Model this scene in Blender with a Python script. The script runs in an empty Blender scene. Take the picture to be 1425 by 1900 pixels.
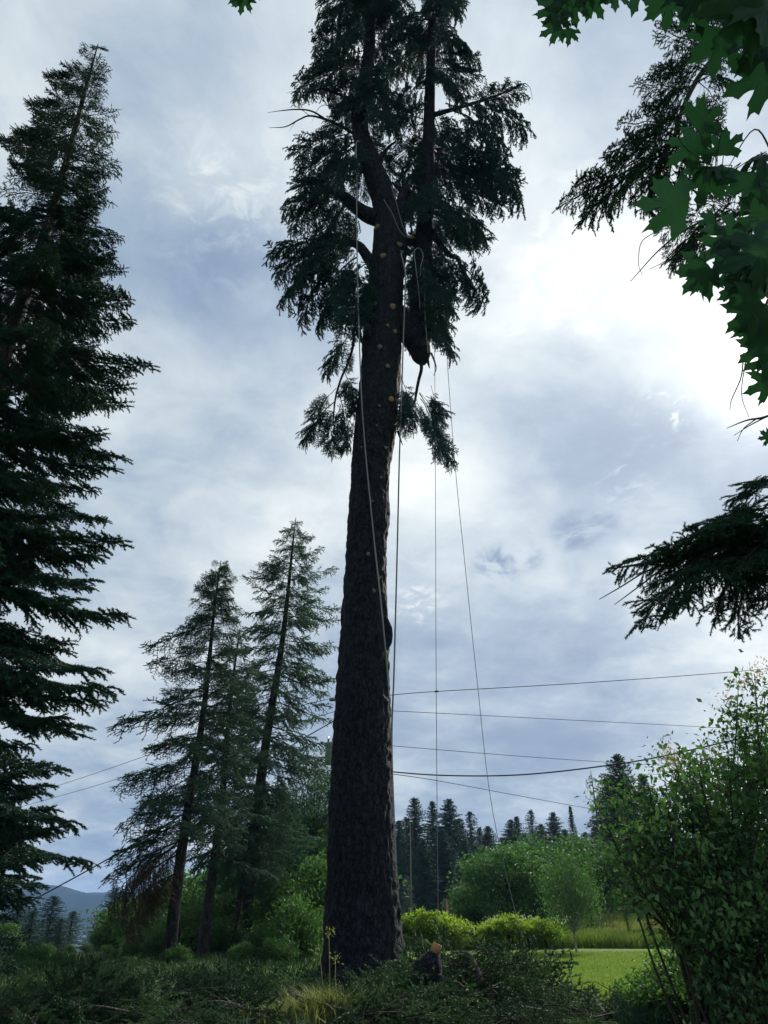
import bpy, math, random
import numpy as np
from mathutils import Matrix, Vector

R = math.radians
scene = bpy.context.scene
COL = scene.collection

# ------------------------------------------------------------------ camera
EYE = 1.30
TILT = R(27.7)
FPX = 1408.0                      # focal length in photograph pixels (1425 x 1900)
cam_data = bpy.data.cameras.new('camera')
cam_data.sensor_fit = 'VERTICAL'
cam_data.sensor_height = 36.0
cam_data.lens = 36.0 * FPX / 1900.0
cam_data.clip_start = 0.05
cam_data.clip_end = 9000
camera = bpy.data.objects.new('camera', cam_data)
camera.location = (0, 0, EYE)
camera.rotation_euler = (R(90) + TILT, 0, 0)
COL.objects.link(camera)
scene.camera = camera

# ------------------------------------------------------------------ world
SUN_EL, SUN_AZ = R(34.0), R(33.0)          # azimuth from +Y towards +X
SUN = Vector((math.cos(SUN_EL)*math.sin(SUN_AZ), math.cos(SUN_EL)*math.cos(SUN_AZ), math.sin(SUN_EL)))

def pix_dir(px, py):
    dx = (px - 712.5)/FPX; dy = (950 - py)/FPX
    return Vector((dx, math.cos(TILT) - dy*math.sin(TILT), math.sin(TILT) + dy*math.cos(TILT)))

world = bpy.data.worlds.new('World')
scene.world = world
world.use_nodes = True
wt = world.node_tree
wt.nodes.clear()

class NT:
    """small helper for writing node trees"""
    def __init__(s, t): s.t = t
    def n(s, typ, **kw):
        nd = s.t.nodes.new(typ)
        for k, v in kw.items(): setattr(nd, k, v)
        return nd
    def put(s, sock, v):
        if v is None: return
        if hasattr(v, 'is_linked') or hasattr(v, 'links'): s.t.links.new(v, sock)
        else: sock.default_value = v
    def math(s, op, a, b=None, c=None, clamp=False):
        nd = s.n('ShaderNodeMath', operation=op, use_clamp=clamp)
        for i, v in enumerate((a, b, c)): s.put(nd.inputs[i], v)
        return nd.outputs[0]
    def vmath(s, op, a, b=None, out=0):
        nd = s.n('ShaderNodeVectorMath', operation=op)
        s.put(nd.inputs[0], a); s.put(nd.inputs[1], b)
        return nd.outputs[out]
    def noise(s, vec, scale, detail=4, rough=.55, dist=0, out=0, lac=2.0):
        nd = s.n('ShaderNodeTexNoise')
        s.put(nd.inputs['Vector'], vec)
        nd.inputs['Scale'].default_value = scale; nd.inputs['Detail'].default_value = detail
        nd.inputs['Roughness'].default_value = rough; nd.inputs['Distortion'].default_value = dist
        nd.inputs['Lacunarity'].default_value = lac
        return nd.outputs[out]
    def ramp(s, fac, stops, interp='LINEAR'):
        nd = s.n('ShaderNodeValToRGB'); cr = nd.color_ramp; cr.interpolation = interp
        while len(cr.elements) < len(stops): cr.elements.new(.5)
        for e, (p, c) in zip(cr.elements, stops):
            e.position = p; e.color = (*c, 1) if len(c) == 3 else c
        s.put(nd.inputs[0], fac)
        return nd.outputs[0]
    def smooth(s, v, a, b, lo=0., hi=1.):
        nd = s.n('ShaderNodeMapRange', interpolation_type='SMOOTHSTEP')
        s.put(nd.inputs[0], v)
        for i, x in enumerate((a, b, lo, hi)): nd.inputs[i+1].default_value = x
        return nd.outputs[0]
    def mixc(s, f, a, b, blend='MIX'):
        nd = s.n('ShaderNodeMix', data_type='RGBA', blend_type=blend)
        s.put(nd.inputs[0], f); s.put(nd.inputs[6], a); s.put(nd.inputs[7], b)
        return nd.outputs[2]

w = NT(wt)
tc = w.n('ShaderNodeTexCoord')
D = w.vmath('NORMALIZE', tc.outputs['Generated'])
sx = w.n('ShaderNodeSeparateXYZ'); wt.links.new(D, sx.inputs[0])
zc = w.math('MAXIMUM', sx.outputs[2], 0.0)
inv = w.math('DIVIDE', 1.0, w.math('ADD', zc, 0.30))
cx = w.n('ShaderNodeCombineXYZ')
wt.links.new(w.math('MULTIPLY', sx.outputs[0], inv), cx.inputs[0])
wt.links.new(w.math('MULTIPLY', sx.outputs[1], inv), cx.inputs[1])
P = cx.outputs[0]                                            # cloud layer seen in perspective
big = w.noise(P, 1.5, 5, .52, .35)
mid = w.noise(w.vmath('ADD', P, (7.3, 2.1, 0)), 3.4, 7, .58, .25)
fine = w.noise(w.vmath('ADD', P, (1.7, 9.4, 0)), 9.0, 6, .6, .5)
streak_v = w.vmath('MULTIPLY', P, (1.0, 2.2, 1.0))
streak = w.noise(w.vmath('ADD', streak_v, (3.1, 5.2, 0)), 0.9, 4, .5, .2)
sd = w.vmath('DOT_PRODUCT', D, tuple(SUN), out=1)
sdp = w.math('MAXIMUM', sd, 0.0)

def blob(px, py, wpx, strength, src=None):
    """a soft cloud or gap in one direction of the sky, its edge broken up by noise"""
    d = pix_dir(px, py).normalized()
    k = 1.0/(wpx/FPX)**2
    c = w.vmath('DOT_PRODUCT', D, tuple(d), out=1)
    g = w.math('EXPONENT', w.math('MULTIPLY', w.math('SUBTRACT', c, 1.0), 2*k))
    g = w.math('MULTIPLY', g, strength)
    if src is not None: g = w.math('MULTIPLY', g, src)
    return g

shade = w.math('ADD', w.math('MULTIPLY', big, .55), w.math('MULTIPLY', mid, .40))
shade = w.math('ADD', shade, w.math('MULTIPLY', fine, .20))
shade = w.math('ADD', shade, w.math('MULTIPLY', w.math('SUBTRACT', streak, .5), .35))
for b in ((420, 540, 150, -.16), (160, 480, 150, -.06), (1020, 790, 170, -.13), (1180, 860, 120, -.06), (560, 110, 120, .07),
          (880, 930, 170, .11), (1080, 640, 170, .07), (330, 1130, 170, .06), (60, 120, 90, .10), (650, 860, 160, .04),
          (1180, 520, 160, .02), (960, 1290, 220, -.12), (700, 1330, 300, -.05), (240, 1420, 170, -.08), (400, 330, 120, .05), (1000, 330, 150, .04)):
    shade = w.math('ADD', shade, blob(*b))
dk = w.smooth(fine, .40, .62)
for b in ((1065, 985, 32, .42), (920, 1048, 34, .42), (985, 1035, 20, .22), (1120, 970, 22, .22), (470, 958, 24, .12), (970, 1000, 16, .15)):
    shade = w.math('SUBTRACT', shade, blob(*b, src=dk))
wh = w.smooth(w.noise(w.vmath('ADD', P, (4.2, 1.3, 0)), 26.0, 6, .62, .6), .46, .66)
for b in ((958, 585, 26, .34), (1235, 770, 40, .26), (775, 1120, 40, .18), (1160, 880, 44, .14), (420, 380, 120, .10), (1090, 470, 120, .12)):
    shade = w.math('ADD', shade, blob(*b, src=wh))
cloud_col = w.ramp(shade, [(.30, (.090, .155, .265)), (.41, (.150, .215, .315)), (.50, (.222, .290, .375)), (.59, (.330, .390, .445)), (.70, (.46, .505, .53)), (.84, (.67, .68, .68))])
# thicker light towards the sun behind the cloud
glow = w.math('ADD', w.math('MULTIPLY', w.math('POWER', sdp, 5.0), .17),
              w.math('ADD', w.math('MULTIPLY', w.math('POWER', sdp, 34.0), .03), w.math('MULTIPLY', w.math('POWER', sdp, 420.0), .6)))
gm = w.math('MULTIPLY', glow, w.math('ADD', .45, w.math('MULTIPLY', shade, 1.0)))
gcol = w.n('ShaderNodeVectorMath', operation='SCALE'); gcol.inputs[0].default_value = (1.0, .955, .86); wt.links.new(gm, gcol.inputs[3])
cloud = w.vmath('ADD', cloud_col, gcol.outputs[0])
sky = w.n('ShaderNodeTexSky', sky_type='NISHITA')
sky.sun_disc = False
sky.sun_elevation = SUN_EL
sky.sun_rotation = SUN_AZ
sky.air_density = 1.0; sky.dust_density = 1.0; sky.ozone_density = 1.0
bg_sky = w.n('ShaderNodeBackground'); wt.links.new(sky.outputs[0], bg_sky.inputs[0]); bg_sky.inputs[1].default_value = .06
bg_cl = w.n('ShaderNodeBackground'); wt.links.new(cloud, bg_cl.inputs[0]); bg_cl.inputs[1].default_value = .90
cover = w.smooth(shade, .26, .48, .90, 1.0)
mx = w.n('ShaderNodeMixShader')
wt.links.new(cover, mx.inputs[0]); wt.links.new(bg_sky.outputs[0], mx.inputs[1]); wt.links.new(bg_cl.outputs[0], mx.inputs[2])
wo = w.n('ShaderNodeOutputWorld'); wt.links.new(mx.outputs[0], wo.inputs[0])
world.cycles.sampling_method = 'MANUAL'
world.cycles.sample_map_resolution = 512

sun_data = bpy.data.lights.new('sun', 'SUN')
sun_data.energy = 4.2
sun_data.angle = R(6)
sun_data.color = (1.0, .95, .84)
sun = bpy.data.objects.new('sun', sun_data)
sun.rotation_euler = SUN.to_track_quat('Z', 'Y').to_euler()
sun.location = (20, 30, 40)
COL.objects.link(sun)

vs = scene.view_settings
vs.view_transform = 'Standard'; vs.look = 'None'; vs.exposure = 0.80; vs.gamma = 1.0
vs.use_curve_mapping = False
scene.cycles.use_denoising = True
scene.cycles.max_bounces = 6
scene.cycles.diffuse_bounces = 3
scene.cycles.transmission_bounces = 4
scene.cycles.volume_bounces = 0
scene.cycles.caustics_reflective = False
scene.cycles.caustics_refractive = False

# ------------------------------------------------------------------ helpers
UP = Vector((0, 0, 1))

def at_y(px, py, Y):
    d = pix_dir(px, py)
    return Vector((0, 0, EYE)) + d*(Y/d.y)

def at_z(px, py, Z=0.0):
    d = pix_dir(px, py)
    return Vector((0, 0, EYE)) + d*((Z - EYE)/d.z)

def at_d(px, py, depth):
    return Vector((0, 0, EYE)) + pix_dir(px, py)*depth

def sstep(a, b, x):
    t = np.clip((np.asarray(x, float) - a)/(b - a), 0, 1)
    return t*t*(3 - 2*t)

def tag(o, label=None, cat=None, group=None, kind=None):
    if label: o['label'] = label
    if cat: o['category'] = cat
    if group: o['group'] = group
    if kind: o['kind'] = kind
    return o

def empty(name, loc):
    o = bpy.data.objects.new(name, None)
    o.location = loc
    o.empty_display_size = .2
    COL.objects.link(o)
    return o

def mesh_data(name, V, F, mats, smooth=False, midx=None, uv=None):
    """V (n,3); F: one array or a list of arrays of triangles / quads"""
    V = np.asarray(V, np.float32)
    if not isinstance(F, list): F = [F]
    F = [np.asarray(f, np.int32) for f in F if len(f)]
    me = bpy.data.meshes.new(name)
    me.vertices.add(len(V)); me.vertices.foreach_set('co', V.ravel())
    nl = sum(f.size for f in F); nf = sum(len(f) for f in F)
    me.loops.add(nl); me.polygons.add(nf)
    me.loops.foreach_set('vertex_index', np.concatenate([f.ravel() for f in F]))
    tot = np.concatenate([np.full(len(f), f.shape[1], np.int32) for f in F])
    st = np.concatenate([[0], np.cumsum(tot)[:-1]]).astype(np.int32)
    me.polygons.foreach_set('loop_start', st)
    me.polygons.foreach_set('loop_total', tot)
    if smooth: me.polygons.foreach_set('use_smooth', np.ones(nf, bool))
    for m in (mats if isinstance(mats, (list, tuple)) else [mats]): me.materials.append(m)
    if midx is not None: me.polygons.foreach_set('material_index', np.asarray(midx, np.int32))
    me.update(calc_edges=True)
    return me

def link(name, me, parent=None, loc=None):
    o = bpy.data.objects.new(name, me)
    if loc is not None: o.location = loc
    if parent is not None: o.parent = parent
    COL.objects.link(o)
    return o

class Geo:
    """collects tubes and faces for ONE mesh"""
    def __init__(s): s.V = []; s.Q = []; s.T = []; s.n = 0
    def add(s, V, Q=None, T=None):
        V = np.asarray(V, float)
        if Q is not None and len(Q): s.Q.append(np.asarray(Q) + s.n)
        if T is not None and len(T): s.T.append(np.asarray(T) + s.n)
        s.V.append(V); s.n += len(V)
    def tube(s, pts, rad, k=6, cap=True, origin=None):
        pts = np.array([tuple(p) for p in pts], float)
        if origin is not None: pts = pts - np.array(tuple(origin))
        n = len(pts)
        rad = np.full(n, rad, float) if np.isscalar(rad) else np.asarray(rad, float)
        tan = np.gradient(pts, axis=0); tan /= np.linalg.norm(tan, axis=1)[:, None] + 1e-9
        ref = np.array([0, 0, 1.]) if abs(tan[0, 2]) < .9 else np.array([1., 0, 0])
        us = []
        u = np.cross(tan[0], ref); u /= np.linalg.norm(u)
        for t in tan:
            u = u - t*np.dot(u, t); u /= np.linalg.norm(u) + 1e-9; us.append(u)
        us = np.array(us); vs_ = np.cross(tan, us)
        a = np.arange(k)*2*math.pi/k
        V = pts[:, None] + rad[:, None, None]*(np.cos(a)[None, :, None]*us[:, None] + np.sin(a)[None, :, None]*vs_[:, None])
        i = np.arange(n-1)[:, None]*k; j = np.arange(k)[None]; j2 = (j+1) % k
        Q = np.stack([i+j, i+j2, i+k+j2, i+k+j], -1).reshape(-1, 4)
        V = V.reshape(-1, 3)
        T = None
        if cap:
            V = np.vstack([V, pts[-1:], pts[:1]])
            jj = np.arange(k)
            T = np.vstack([np.stack([(n-1)*k+jj, (n-1)*k+(jj+1) % k, np.full(k, n*k)], -1),
                           np.stack([(jj+1) % k, jj, np.full(k, n*k+1)], -1)])
        s.add(V, Q, T)
    def box(s, c, h, rot=None):
        c = np.array(tuple(c)); h = np.array(h)
        V = np.array([[x, y, z] for x in (-1, 1) for y in (-1, 1) for z in (-1, 1)])*h
        if rot is not None: V = V @ np.array(rot.to_3x3()).T
        s.add(V + c, [[0, 1, 3, 2], [4, 6, 7, 5], [0, 4, 5, 1], [2, 3, 7, 6], [0, 2, 6, 4], [1, 5, 7, 3]])
    def mesh(s, name, mat, smooth=True):
        F = []
        if s.Q: F.append(np.vstack(s.Q))
        if s.T: F.append(np.vstack(s.T))
        return mesh_data(name, np.vstack(s.V), F, mat, smooth)

def catmull(pts, per=6):
    """smooth curve through points (n, any dim)"""
    P_ = np.array([tuple(p) for p in pts], float)
    if len(P_) < 3: per = max(per, 2)
    P_ = np.vstack([2*P_[0]-P_[1], P_, 2*P_[-1]-P_[-2]])
    out = []
    for i in range(1, len(P_)-2):
        for t in np.arange(per)/per:
            a, b, c, d = P_[i-1:i+3]
            out.append(.5*((2*b) + (c-a)*t + (2*a-5*b+4*c-d)*t*t + (3*b-a-3*c+d)*t**3))
    out.append(P_[-2])
    return np.array(out)

_rs = np.random.RandomState(5)
_tab = _rs.rand(4096)
def vnoise(p):
    p = np.asarray(p, float); i = np.floor(p).astype(np.int64); f = p - i; f = f*f*(3-2*f)
    def h(dx, dy, dz): return _tab[((i[:, 0]+dx)*73 + (i[:, 1]+dy)*1571 + (i[:, 2]+dz)*2693) % 4096]
    x, y, z = f.T
    a = h(0,0,0)*(1-x)+h(1,0,0)*x; b = h(0,1,0)*(1-x)+h(1,1,0)*x
    c = h(0,0,1)*(1-x)+h(1,0,1)*x; d = h(0,1,1)*(1-x)+h(1,1,1)*x
    return (a*(1-y)+b*y)*(1-z) + (c*(1-y)+d*y)*z
def fbm(p, o=4):
    s = 0; a = .5; p = np.asarray(p, float)
    for k in range(o): s = s + a*vnoise(p*2**k + 17.3*k); a *= .5
    return s

# ------------------------------------------------------------------ materials
def mat_base(name):
    m = bpy.data.materials.new(name); m.use_nodes = True
    t = NT(m.node_tree); b = m.node_tree.nodes['Principled BSDF']
    return m, t, b

def mat_plain(name, col, rough=.6, metal=0., scale=8., var=.25, bump=0.):
    m, t, b = mat_base(name)
    co = t.n('ShaderNodeTexCoord').outputs['Object']
    nz = t.noise(co, scale, 5, .6)
    c = t.ramp(nz, [(.3, tuple(x*(1-var) for x in col)), (.7, tuple(min(1, x*(1+var)) for x in col))])
    t.put(b.inputs['Base Color'], c); b.inputs['Roughness'].default_value = rough; b.inputs['Metallic'].default_value = metal
    if bump:
        bp = t.n('ShaderNodeBump'); bp.inputs['Strength'].default_value = bump; bp.inputs['Distance'].default_value = .02
        t.put(bp.inputs['Height'], nz); t.put(b.inputs['Normal'], bp.outputs[0])
    return m

def mat_leaf(name, ca, cb, trans=.25, tcol=None, rough=.6, spec=.12, orand=.25):
    """thin leaf: reflects its own green, lets some light through"""
    m, t, b = mat_base(name)
    g = t.n('ShaderNodeNewGeometry'); oi = t.n('ShaderNodeObjectInfo')
    nz = t.noise(g.outputs['Position'], 1.7, 3, .6)
    f = t.math('ADD', t.math('MULTIPLY', g.outputs['Random Per Island'], .45), t.math('MULTIPLY', nz, .55))
    f = t.math('ADD', f, t.math('MULTIPLY', t.math('SUBTRACT', oi.outputs['Random'], .5), orand), clamp=True)
    c = t.ramp(f, [(.2, ca), (.8, cb)])
    t.put(b.inputs['Base Color'], c); b.inputs['Roughness'].default_value = rough
    b.inputs['Specular IOR Level'].default_value = spec
    if trans > 0:
        tr = t.n('ShaderNodeBsdfTranslucent')
        tint = t.mixc(1.0, c, (*(tcol or (1.6, 1.7, .7)), 1), 'MULTIPLY')
        t.put(tr.inputs[0], tint)
        ms = t.n('ShaderNodeMixShader'); ms.inputs[0].default_value = trans
        out = m.node_tree.nodes['Material Output']
        t.put(ms.inputs[1], b.outputs[0]); t.put(ms.inputs[2], tr.outputs[0]); t.put(out.inputs[0], ms.outputs[0])
    return m

def mat_bark(name, dark, light, sc=(9, 9, 2.2), bump=.9, moss=None):
    m, t, b = mat_base(name)
    co = t.n('ShaderNodeTexCoord').outputs['Object']
    v = t.vmath('MULTIPLY', co, sc)
    n1 = t.noise(v, 1.0, 7, .65, .6)
    vo = t.n('ShaderNodeTexVoronoi', feature='DISTANCE_TO_EDGE'); t.put(vo.inputs['Vector'], t.vmath('ADD', v, t.vmath('MULTIPLY', t.noise(v, .8, 4, .6, 0, 1), (2.2, 2.2, 2.2)))); vo.inputs['Scale'].default_value = 1.3; vo.inputs['Randomness'].default_value = 1.0
    crack = t.smooth(t.math('ADD', vo.outputs['Distance'], t.math('MULTIPLY', t.math('SUBTRACT', n1, .5), .25)), 0.0, .22)
    n2 = t.noise(co, 1.1, 4, .6)
    c = t.ramp(n1, [(.32, dark), (.68, light)])
    c = t.mixc(t.math('MULTIPLY', t.math('SUBTRACT', 1.0, crack), .75), c, (*[x*.35 for x in dark], 1))
    if moss: c = t.mixc(t.smooth(n2, .50, .72, 0, .6), c, (*moss, 1))
    t.put(b.inputs['Base Color'], c); b.inputs['Roughness'].default_value = .9; b.inputs['Specular IOR Level'].default_value = .15
    h = t.math('ADD', t.math('MULTIPLY', crack, .6), n1)
    bp = t.n('ShaderNodeBump'); bp.inputs['Strength'].default_value = bump; bp.inputs['Distance'].default_value = .03
    t.put(bp.inputs['Height'], h); t.put(b.inputs['Normal'], bp.outputs[0])
    return m

def mat_cut(name, pale, ring):
    m, t, b = mat_base(name)
    co = t.n('ShaderNodeTexCoord').outputs['Object']
    d = t.vmath('LENGTH', t.vmath('MULTIPLY', co, (1, 1, 0)), out=1)
    wv = t.math('SINE', t.math('ADD', t.math('MULTIPLY', d, 320.0), t.math('MULTIPLY', t.noise(co, 18, 3), 6.0)))
    c = t.ramp(t.math('ADD', .5, t.math('MULTIPLY', wv, .5)), [(0, ring), (1, pale)])
    c = t.mixc(t.smooth(t.noise(co, 25, 4), .5, .75, 0, .5), c, (*[x*.5 for x in ring], 1))
    t.put(b.inputs['Base Color'], c); b.inputs['Roughness'].default_value = .75
    return m

M = {
 'bark_spruce': mat_bark('spruce_bark', (.007, .009, .014), (.030, .035, .047), (9, 9, 4.5), 1.0),  # slight blue of the lens veil is put into the bark colour
 'bark_fir': mat_bark('fir_bark', (.028, .026, .025), (.075, .068, .062), (14, 14, 4), .8),
 'bark_larch': mat_bark('larch_bark', (.018, .018, .019), (.056, .054, .054), (14, 14, 4), .8),
 'bark_brown': mat_bark('twig_bark', (.035, .027, .020), (.085, .066, .05), (25, 25, 9), .6),
 'bark_pale': mat_bark('birch_bark', (.20, .19, .17), (.55, .53, .49), (4, 4, 16), .3),
 'bark_dead': mat_bark('dead_bark', (.12, .10, .085), (.26, .22, .18), (18, 18, 6), .6),
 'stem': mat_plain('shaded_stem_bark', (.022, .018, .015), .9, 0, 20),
 'twig': mat_plain('twig_wood', (.040, .030, .023), .85, 0, 20),
 'cut': mat_cut('cut_wood', (.25, .175, .115), (.17, .11, .07)),
 'cut_orange': mat_cut('fresh_cut_wood', (.40, .20, .08), (.27, .13, .045)),
 'cut_grey': mat_cut('weathered_cut_wood', (.17, .15, .14), (.10, .09, .085)),
 'spruce': mat_leaf('spruce_needles', (.015, .045, .049), (.038, .090, .084), .10, (1.0, 1.3, .9)),  # bluish veil over the upper crown is mixed into the needle colour
 'fir': mat_leaf('fir_needles', (.012, .036, .030), (.034, .086, .054), .10, (1.0, 1.3, .8)),
 'douglas': mat_leaf('douglas_fir_needles', (.034, .074, .056), (.078, .140, .092), .26, (1.1, 1.4, .9)),
 'larch': mat_leaf('larch_needles', (.026, .060, .044), (.060, .115, .075), .2, (1.2, 1.5, .8)),
 'cutneedles': mat_leaf('cut_bough_needles', (.014, .040, .020), (.075, .125, .054), .14, (1.0, 1.3, .8), .6, .06, .75),
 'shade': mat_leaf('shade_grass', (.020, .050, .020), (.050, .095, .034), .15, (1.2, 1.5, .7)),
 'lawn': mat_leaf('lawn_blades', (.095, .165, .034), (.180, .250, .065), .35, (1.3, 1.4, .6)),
 'dead': mat_leaf('dead_needles', (.048, .040, .024), (.085, .068, .040), .10, (1.2, 1.0, .8)),
 'farconifer': mat_leaf('distant_conifer_needles', (.018, .050, .038), (.044, .094, .062), .06, (1, 1.2, 1)),
 'graypine': mat_leaf('grey_green_needles', (.050, .078, .066), (.080, .115, .090), .06, (1, 1.1, 1)),
 'maple': mat_leaf('maple_leaf', (.015, .050, .036), (.026, .076, .042), .15, (1.0, 1.4, .6), .5, .15),
 'shrub': mat_leaf('shrub_leaf', (.032, .078, .040), (.110, .195, .080), .25, (1.3, 1.6, .6), .65, .05),
 'apple': mat_leaf('orchard_leaf', (.036, .090, .042), (.078, .155, .060), .3, (1.3, 1.6, .6)),
 'birch': mat_leaf('birch_leaf', (.045, .100, .048), (.085, .160, .064), .32, (1.3, 1.6, .6)),
 'vine': mat_leaf('vine_leaf', (.085, .160, .032), (.185, .270, .052), .45, (1.7, 1.7, .5)),
 'under': mat_leaf('undergrowth_leaf', (.024, .066, .026), (.078, .155, .050), .3, (1.3, 1.6, .6)),
 'aspen': mat_leaf('aspen_leaf', (.030, .070, .040), (.065, .120, .062), .25, (1.3, 1.5, .7)),
 'grass': mat_leaf('tall_grass', (.060, .110, .026), (.150, .200, .058), .3, (1.3, 1.4, .6)),
 'drygrass': mat_leaf('pale_dry_grass', (.13, .165, .05), (.26, .28, .11), .3, (1.2, 1.2, .7)),
 'flower': mat_leaf('spent_blossom', (.30, .24, .15), (.46, .38, .26), .3, (1.2, 1.1, .9)),
 'rope': mat_plain('rope_fibre', (.20, .21, .20), .85, 0, 60, .3),
 'line': mat_plain('thin_line_fibre', (.10, .11, .13), .8, 0, 60, .2),
 'cable': mat_plain('cable_sheath', (.018, .02, .024), 1.0, 0, 10, .2),
 'pole': mat_bark('weathered_pole_wood', (.19, .17, .14), (.34, .31, .27), (30, 30, 1.2), .4),
 'post': mat_bark('fence_post_wood', (.20, .13, .085), (.34, .25, .17), (30, 30, 1.5), .4),
 'steel': mat_plain('grey_painted_steel', (.22, .25, .26), .5, .1, 5, .12),
 'ceramic': mat_plain('insulator_glaze', (.09, .075, .07), .25, 0, 5, .1),
}

# ------------------------------------------------------------------ terrain
def ground_h(x, y):
    x = np.asarray(x, float); y = np.asarray(y, float)
    h = -.42*(1 - sstep(3, 11, y))
    lx = sstep(-5, -20, x + .06*(y - 30))
    fall = np.minimum(np.maximum(0, y - 27)*.062, 9 + np.maximum(0, y - 170)*.045)
    h = h - np.minimum(fall, 27.5)*lx
    h = h + 2.6*sstep(36, 85, y)*sstep(8, 24, x) + .8*sstep(40, 110, y)*(1 - lx)*sstep(-5, 6, x)
    h = h + .10*(fbm(np.stack([x*.25, y*.25, x*0], -1).reshape(-1, 3), 3).reshape(h.shape) - .45)*sstep(9, 12, y)
    far = sstep(1350, 1900, y)*lx
    h = h + far*20
    return h

def gz(x, y): return float(ground_h(np.array([x]), np.array([y]))[0])

def graded(a, b, near, grow):
    out = [0.0]; s = near
    while out[-1] < b: out.append(out[-1] + s); s *= grow
    pos = np.array(out); neg = []
    s = near; v = 0.0
    while v > a: v -= s; s *= grow; neg.append(v)
    return np.concatenate([np.array(neg[::-1]), pos])

gx = graded(-2600, 2600, .7, 1.045); gy = graded(-400, 2700, .7, 1.035)
X, Y = np.meshgrid(gx, gy)
Z = ground_h(X.ravel(), Y.ravel())
V = np.stack([X.ravel(), Y.ravel(), Z], -1)
nx, ny = len(gx), len(gy)
i = (np.arange(ny-1)[:, None]*nx + np.arange(nx-1)[None]).ravel()
F = np.stack([i, i+1, i+nx+1, i+nx], -1)
m, t, b = mat_base('grass_ground')
co = t.n('ShaderNodeNewGeometry').outputs['Position']
n1 = t.noise(co, .35, 5, .6); n2 = t.noise(co, 6.0, 5, .7); n3 = t.noise(co, 45.0, 3, .7)
lawn = t.ramp(n2, [(.3, (.095, .160, .030)), (.55, (.140, .205, .042)), (.75, (.180, .235, .060))])
floor_c = t.ramp(n2, [(.3, (.022, .022, .012)), (.55, (.055, .045, .026)), (.75, (.11, .082, .048))])
sep = t.n('ShaderNodeSeparateXYZ'); t.put(sep.inputs[0], co)
dd = t.vmath('LENGTH', t.vmath('SUBTRACT', t.vmath('MULTIPLY', co, (.8, 1, 0)), (-1.2, 14.0, 0)), out=1)
litter = t.smooth(t.math('ADD', dd, t.math('MULTIPLY', n1, 2.0)), 3.2, 4.8, 1, 0)
wild = t.smooth(t.math('ADD', sep.outputs[0], t.math('MULTIPLY', n1, 3.0)), -3.0, -.5, .7, 0)
c = t.mixc(t.math('MAXIMUM', litter, wild), lawn, floor_c)
c = t.mixc(t.smooth(n3, .35, .7, 0, .35), c, (.03, .05, .015, 1))
t.put(b.inputs['Base Color'], c); b.inputs['Roughness'].default_value = .95; b.inputs['Specular IOR Level'].default_value = .1
bp = t.n('ShaderNodeBump'); bp.inputs['Strength'].default_value = .9; bp.inputs['Distance'].default_value = .05
t.put(bp.inputs['Height'], t.math('ADD', n3, n2)); t.put(b.inputs['Normal'], bp.outputs[0])
ground = tag(link('ground', mesh_data('ground', V, F, m, True)), 'grassy ground falling away into a valley', kind='structure')

# lake in the valley
m, t, b = mat_base('lake_water')
b.inputs['Base Color'].default_value = (.02, .035, .045, 1); b.inputs['Roughness'].default_value = .12
co = t.n('ShaderNodeNewGeometry').outputs['Position']
bp = t.n('ShaderNodeBump'); bp.inputs['Strength'].default_value = .25; bp.inputs['Distance'].default_value = .4
t.put(bp.inputs['Height'], t.noise(co, .5, 4, .6)); t.put(b.inputs['Normal'], bp.outputs[0])
lx, ly = np.meshgrid(np.linspace(-1300, -60, 12), np.linspace(520, 1560, 12))
ii = (np.arange(11)[:, None]*12 + np.arange(11)[None]).ravel()
tag(link('lake', mesh_data('lake', np.stack([lx.ravel(), ly.ravel(), np.full(144, -24.5)], -1), np.stack([ii, ii+1, ii+13, ii+12], -1), m, True)), kind='structure')

# wooded hills across the lake
m, t, b = mat_base('wooded_hill')
co = t.n('ShaderNodeNewGeometry').outputs['Position']
c = t.ramp(t.noise(co, .03, 6, .65), [(.35, (.010, .022, .028)), (.6, (.020, .036, .038)), (.75, (.035, .050, .044))])
t.put(b.inputs['Base Color'], c); b.inputs['Roughness'].default_value = 1.0; b.inputs['Specular IOR Level'].default_value = 0.0
bp = t.n('ShaderNodeBump'); bp.inputs['Strength'].default_value = 1.0; bp.inputs['Distance'].default_value = 6
t.put(bp.inputs['Height'], t.noise(co, .12, 5, .7)); t.put(b.inputs['Normal'], bp.outputs[0])
def ridge(name, y0, y1, prof, label, rough=1.0):
    xs = np.linspace(-2300, 500, 500); v = np.linspace(0, 1, 36)
    XX, VV = np.meshgrid(xs, v)
    YY = y0 + (y1 - y0)*VV
    top = np.interp(xs, [p[0] for p in prof], [p[1] for p in prof])
    top = top + rough*(5.0*(fbm(np.stack([xs*.02, xs*0, xs*0], -1), 4) - .5) + 3.0*(fbm(np.stack([xs*.25, xs*0+3, xs*0], -1), 2) - .4))
    ZZ = -26 + (top[None] + 26)*np.sin(np.clip(VV*1.5, 0, 1)*math.pi/2)
    ZZ = ZZ + 10*(fbm(np.stack([XX.ravel()*.006, YY.ravel()*.006, XX.ravel()*0], -1), 4).reshape(ZZ.shape) - .5)*np.sin(VV*math.pi)
    Vv = np.stack([XX.ravel(), YY.ravel(), ZZ.ravel()], -1)
    n = 500; ii = (np.arange(35)[:, None]*n + np.arange(n-1)[None]).ravel()
    tag(link(name, mesh_data(name, Vv, np.stack([ii, ii+1, ii+n+1, ii+n], -1), m, True)), label, kind='structure')
def hx(px, Y): return at_y(px, 1690, Y).x
def hz(py, Y): return at_y(0, py, Y).z
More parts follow.
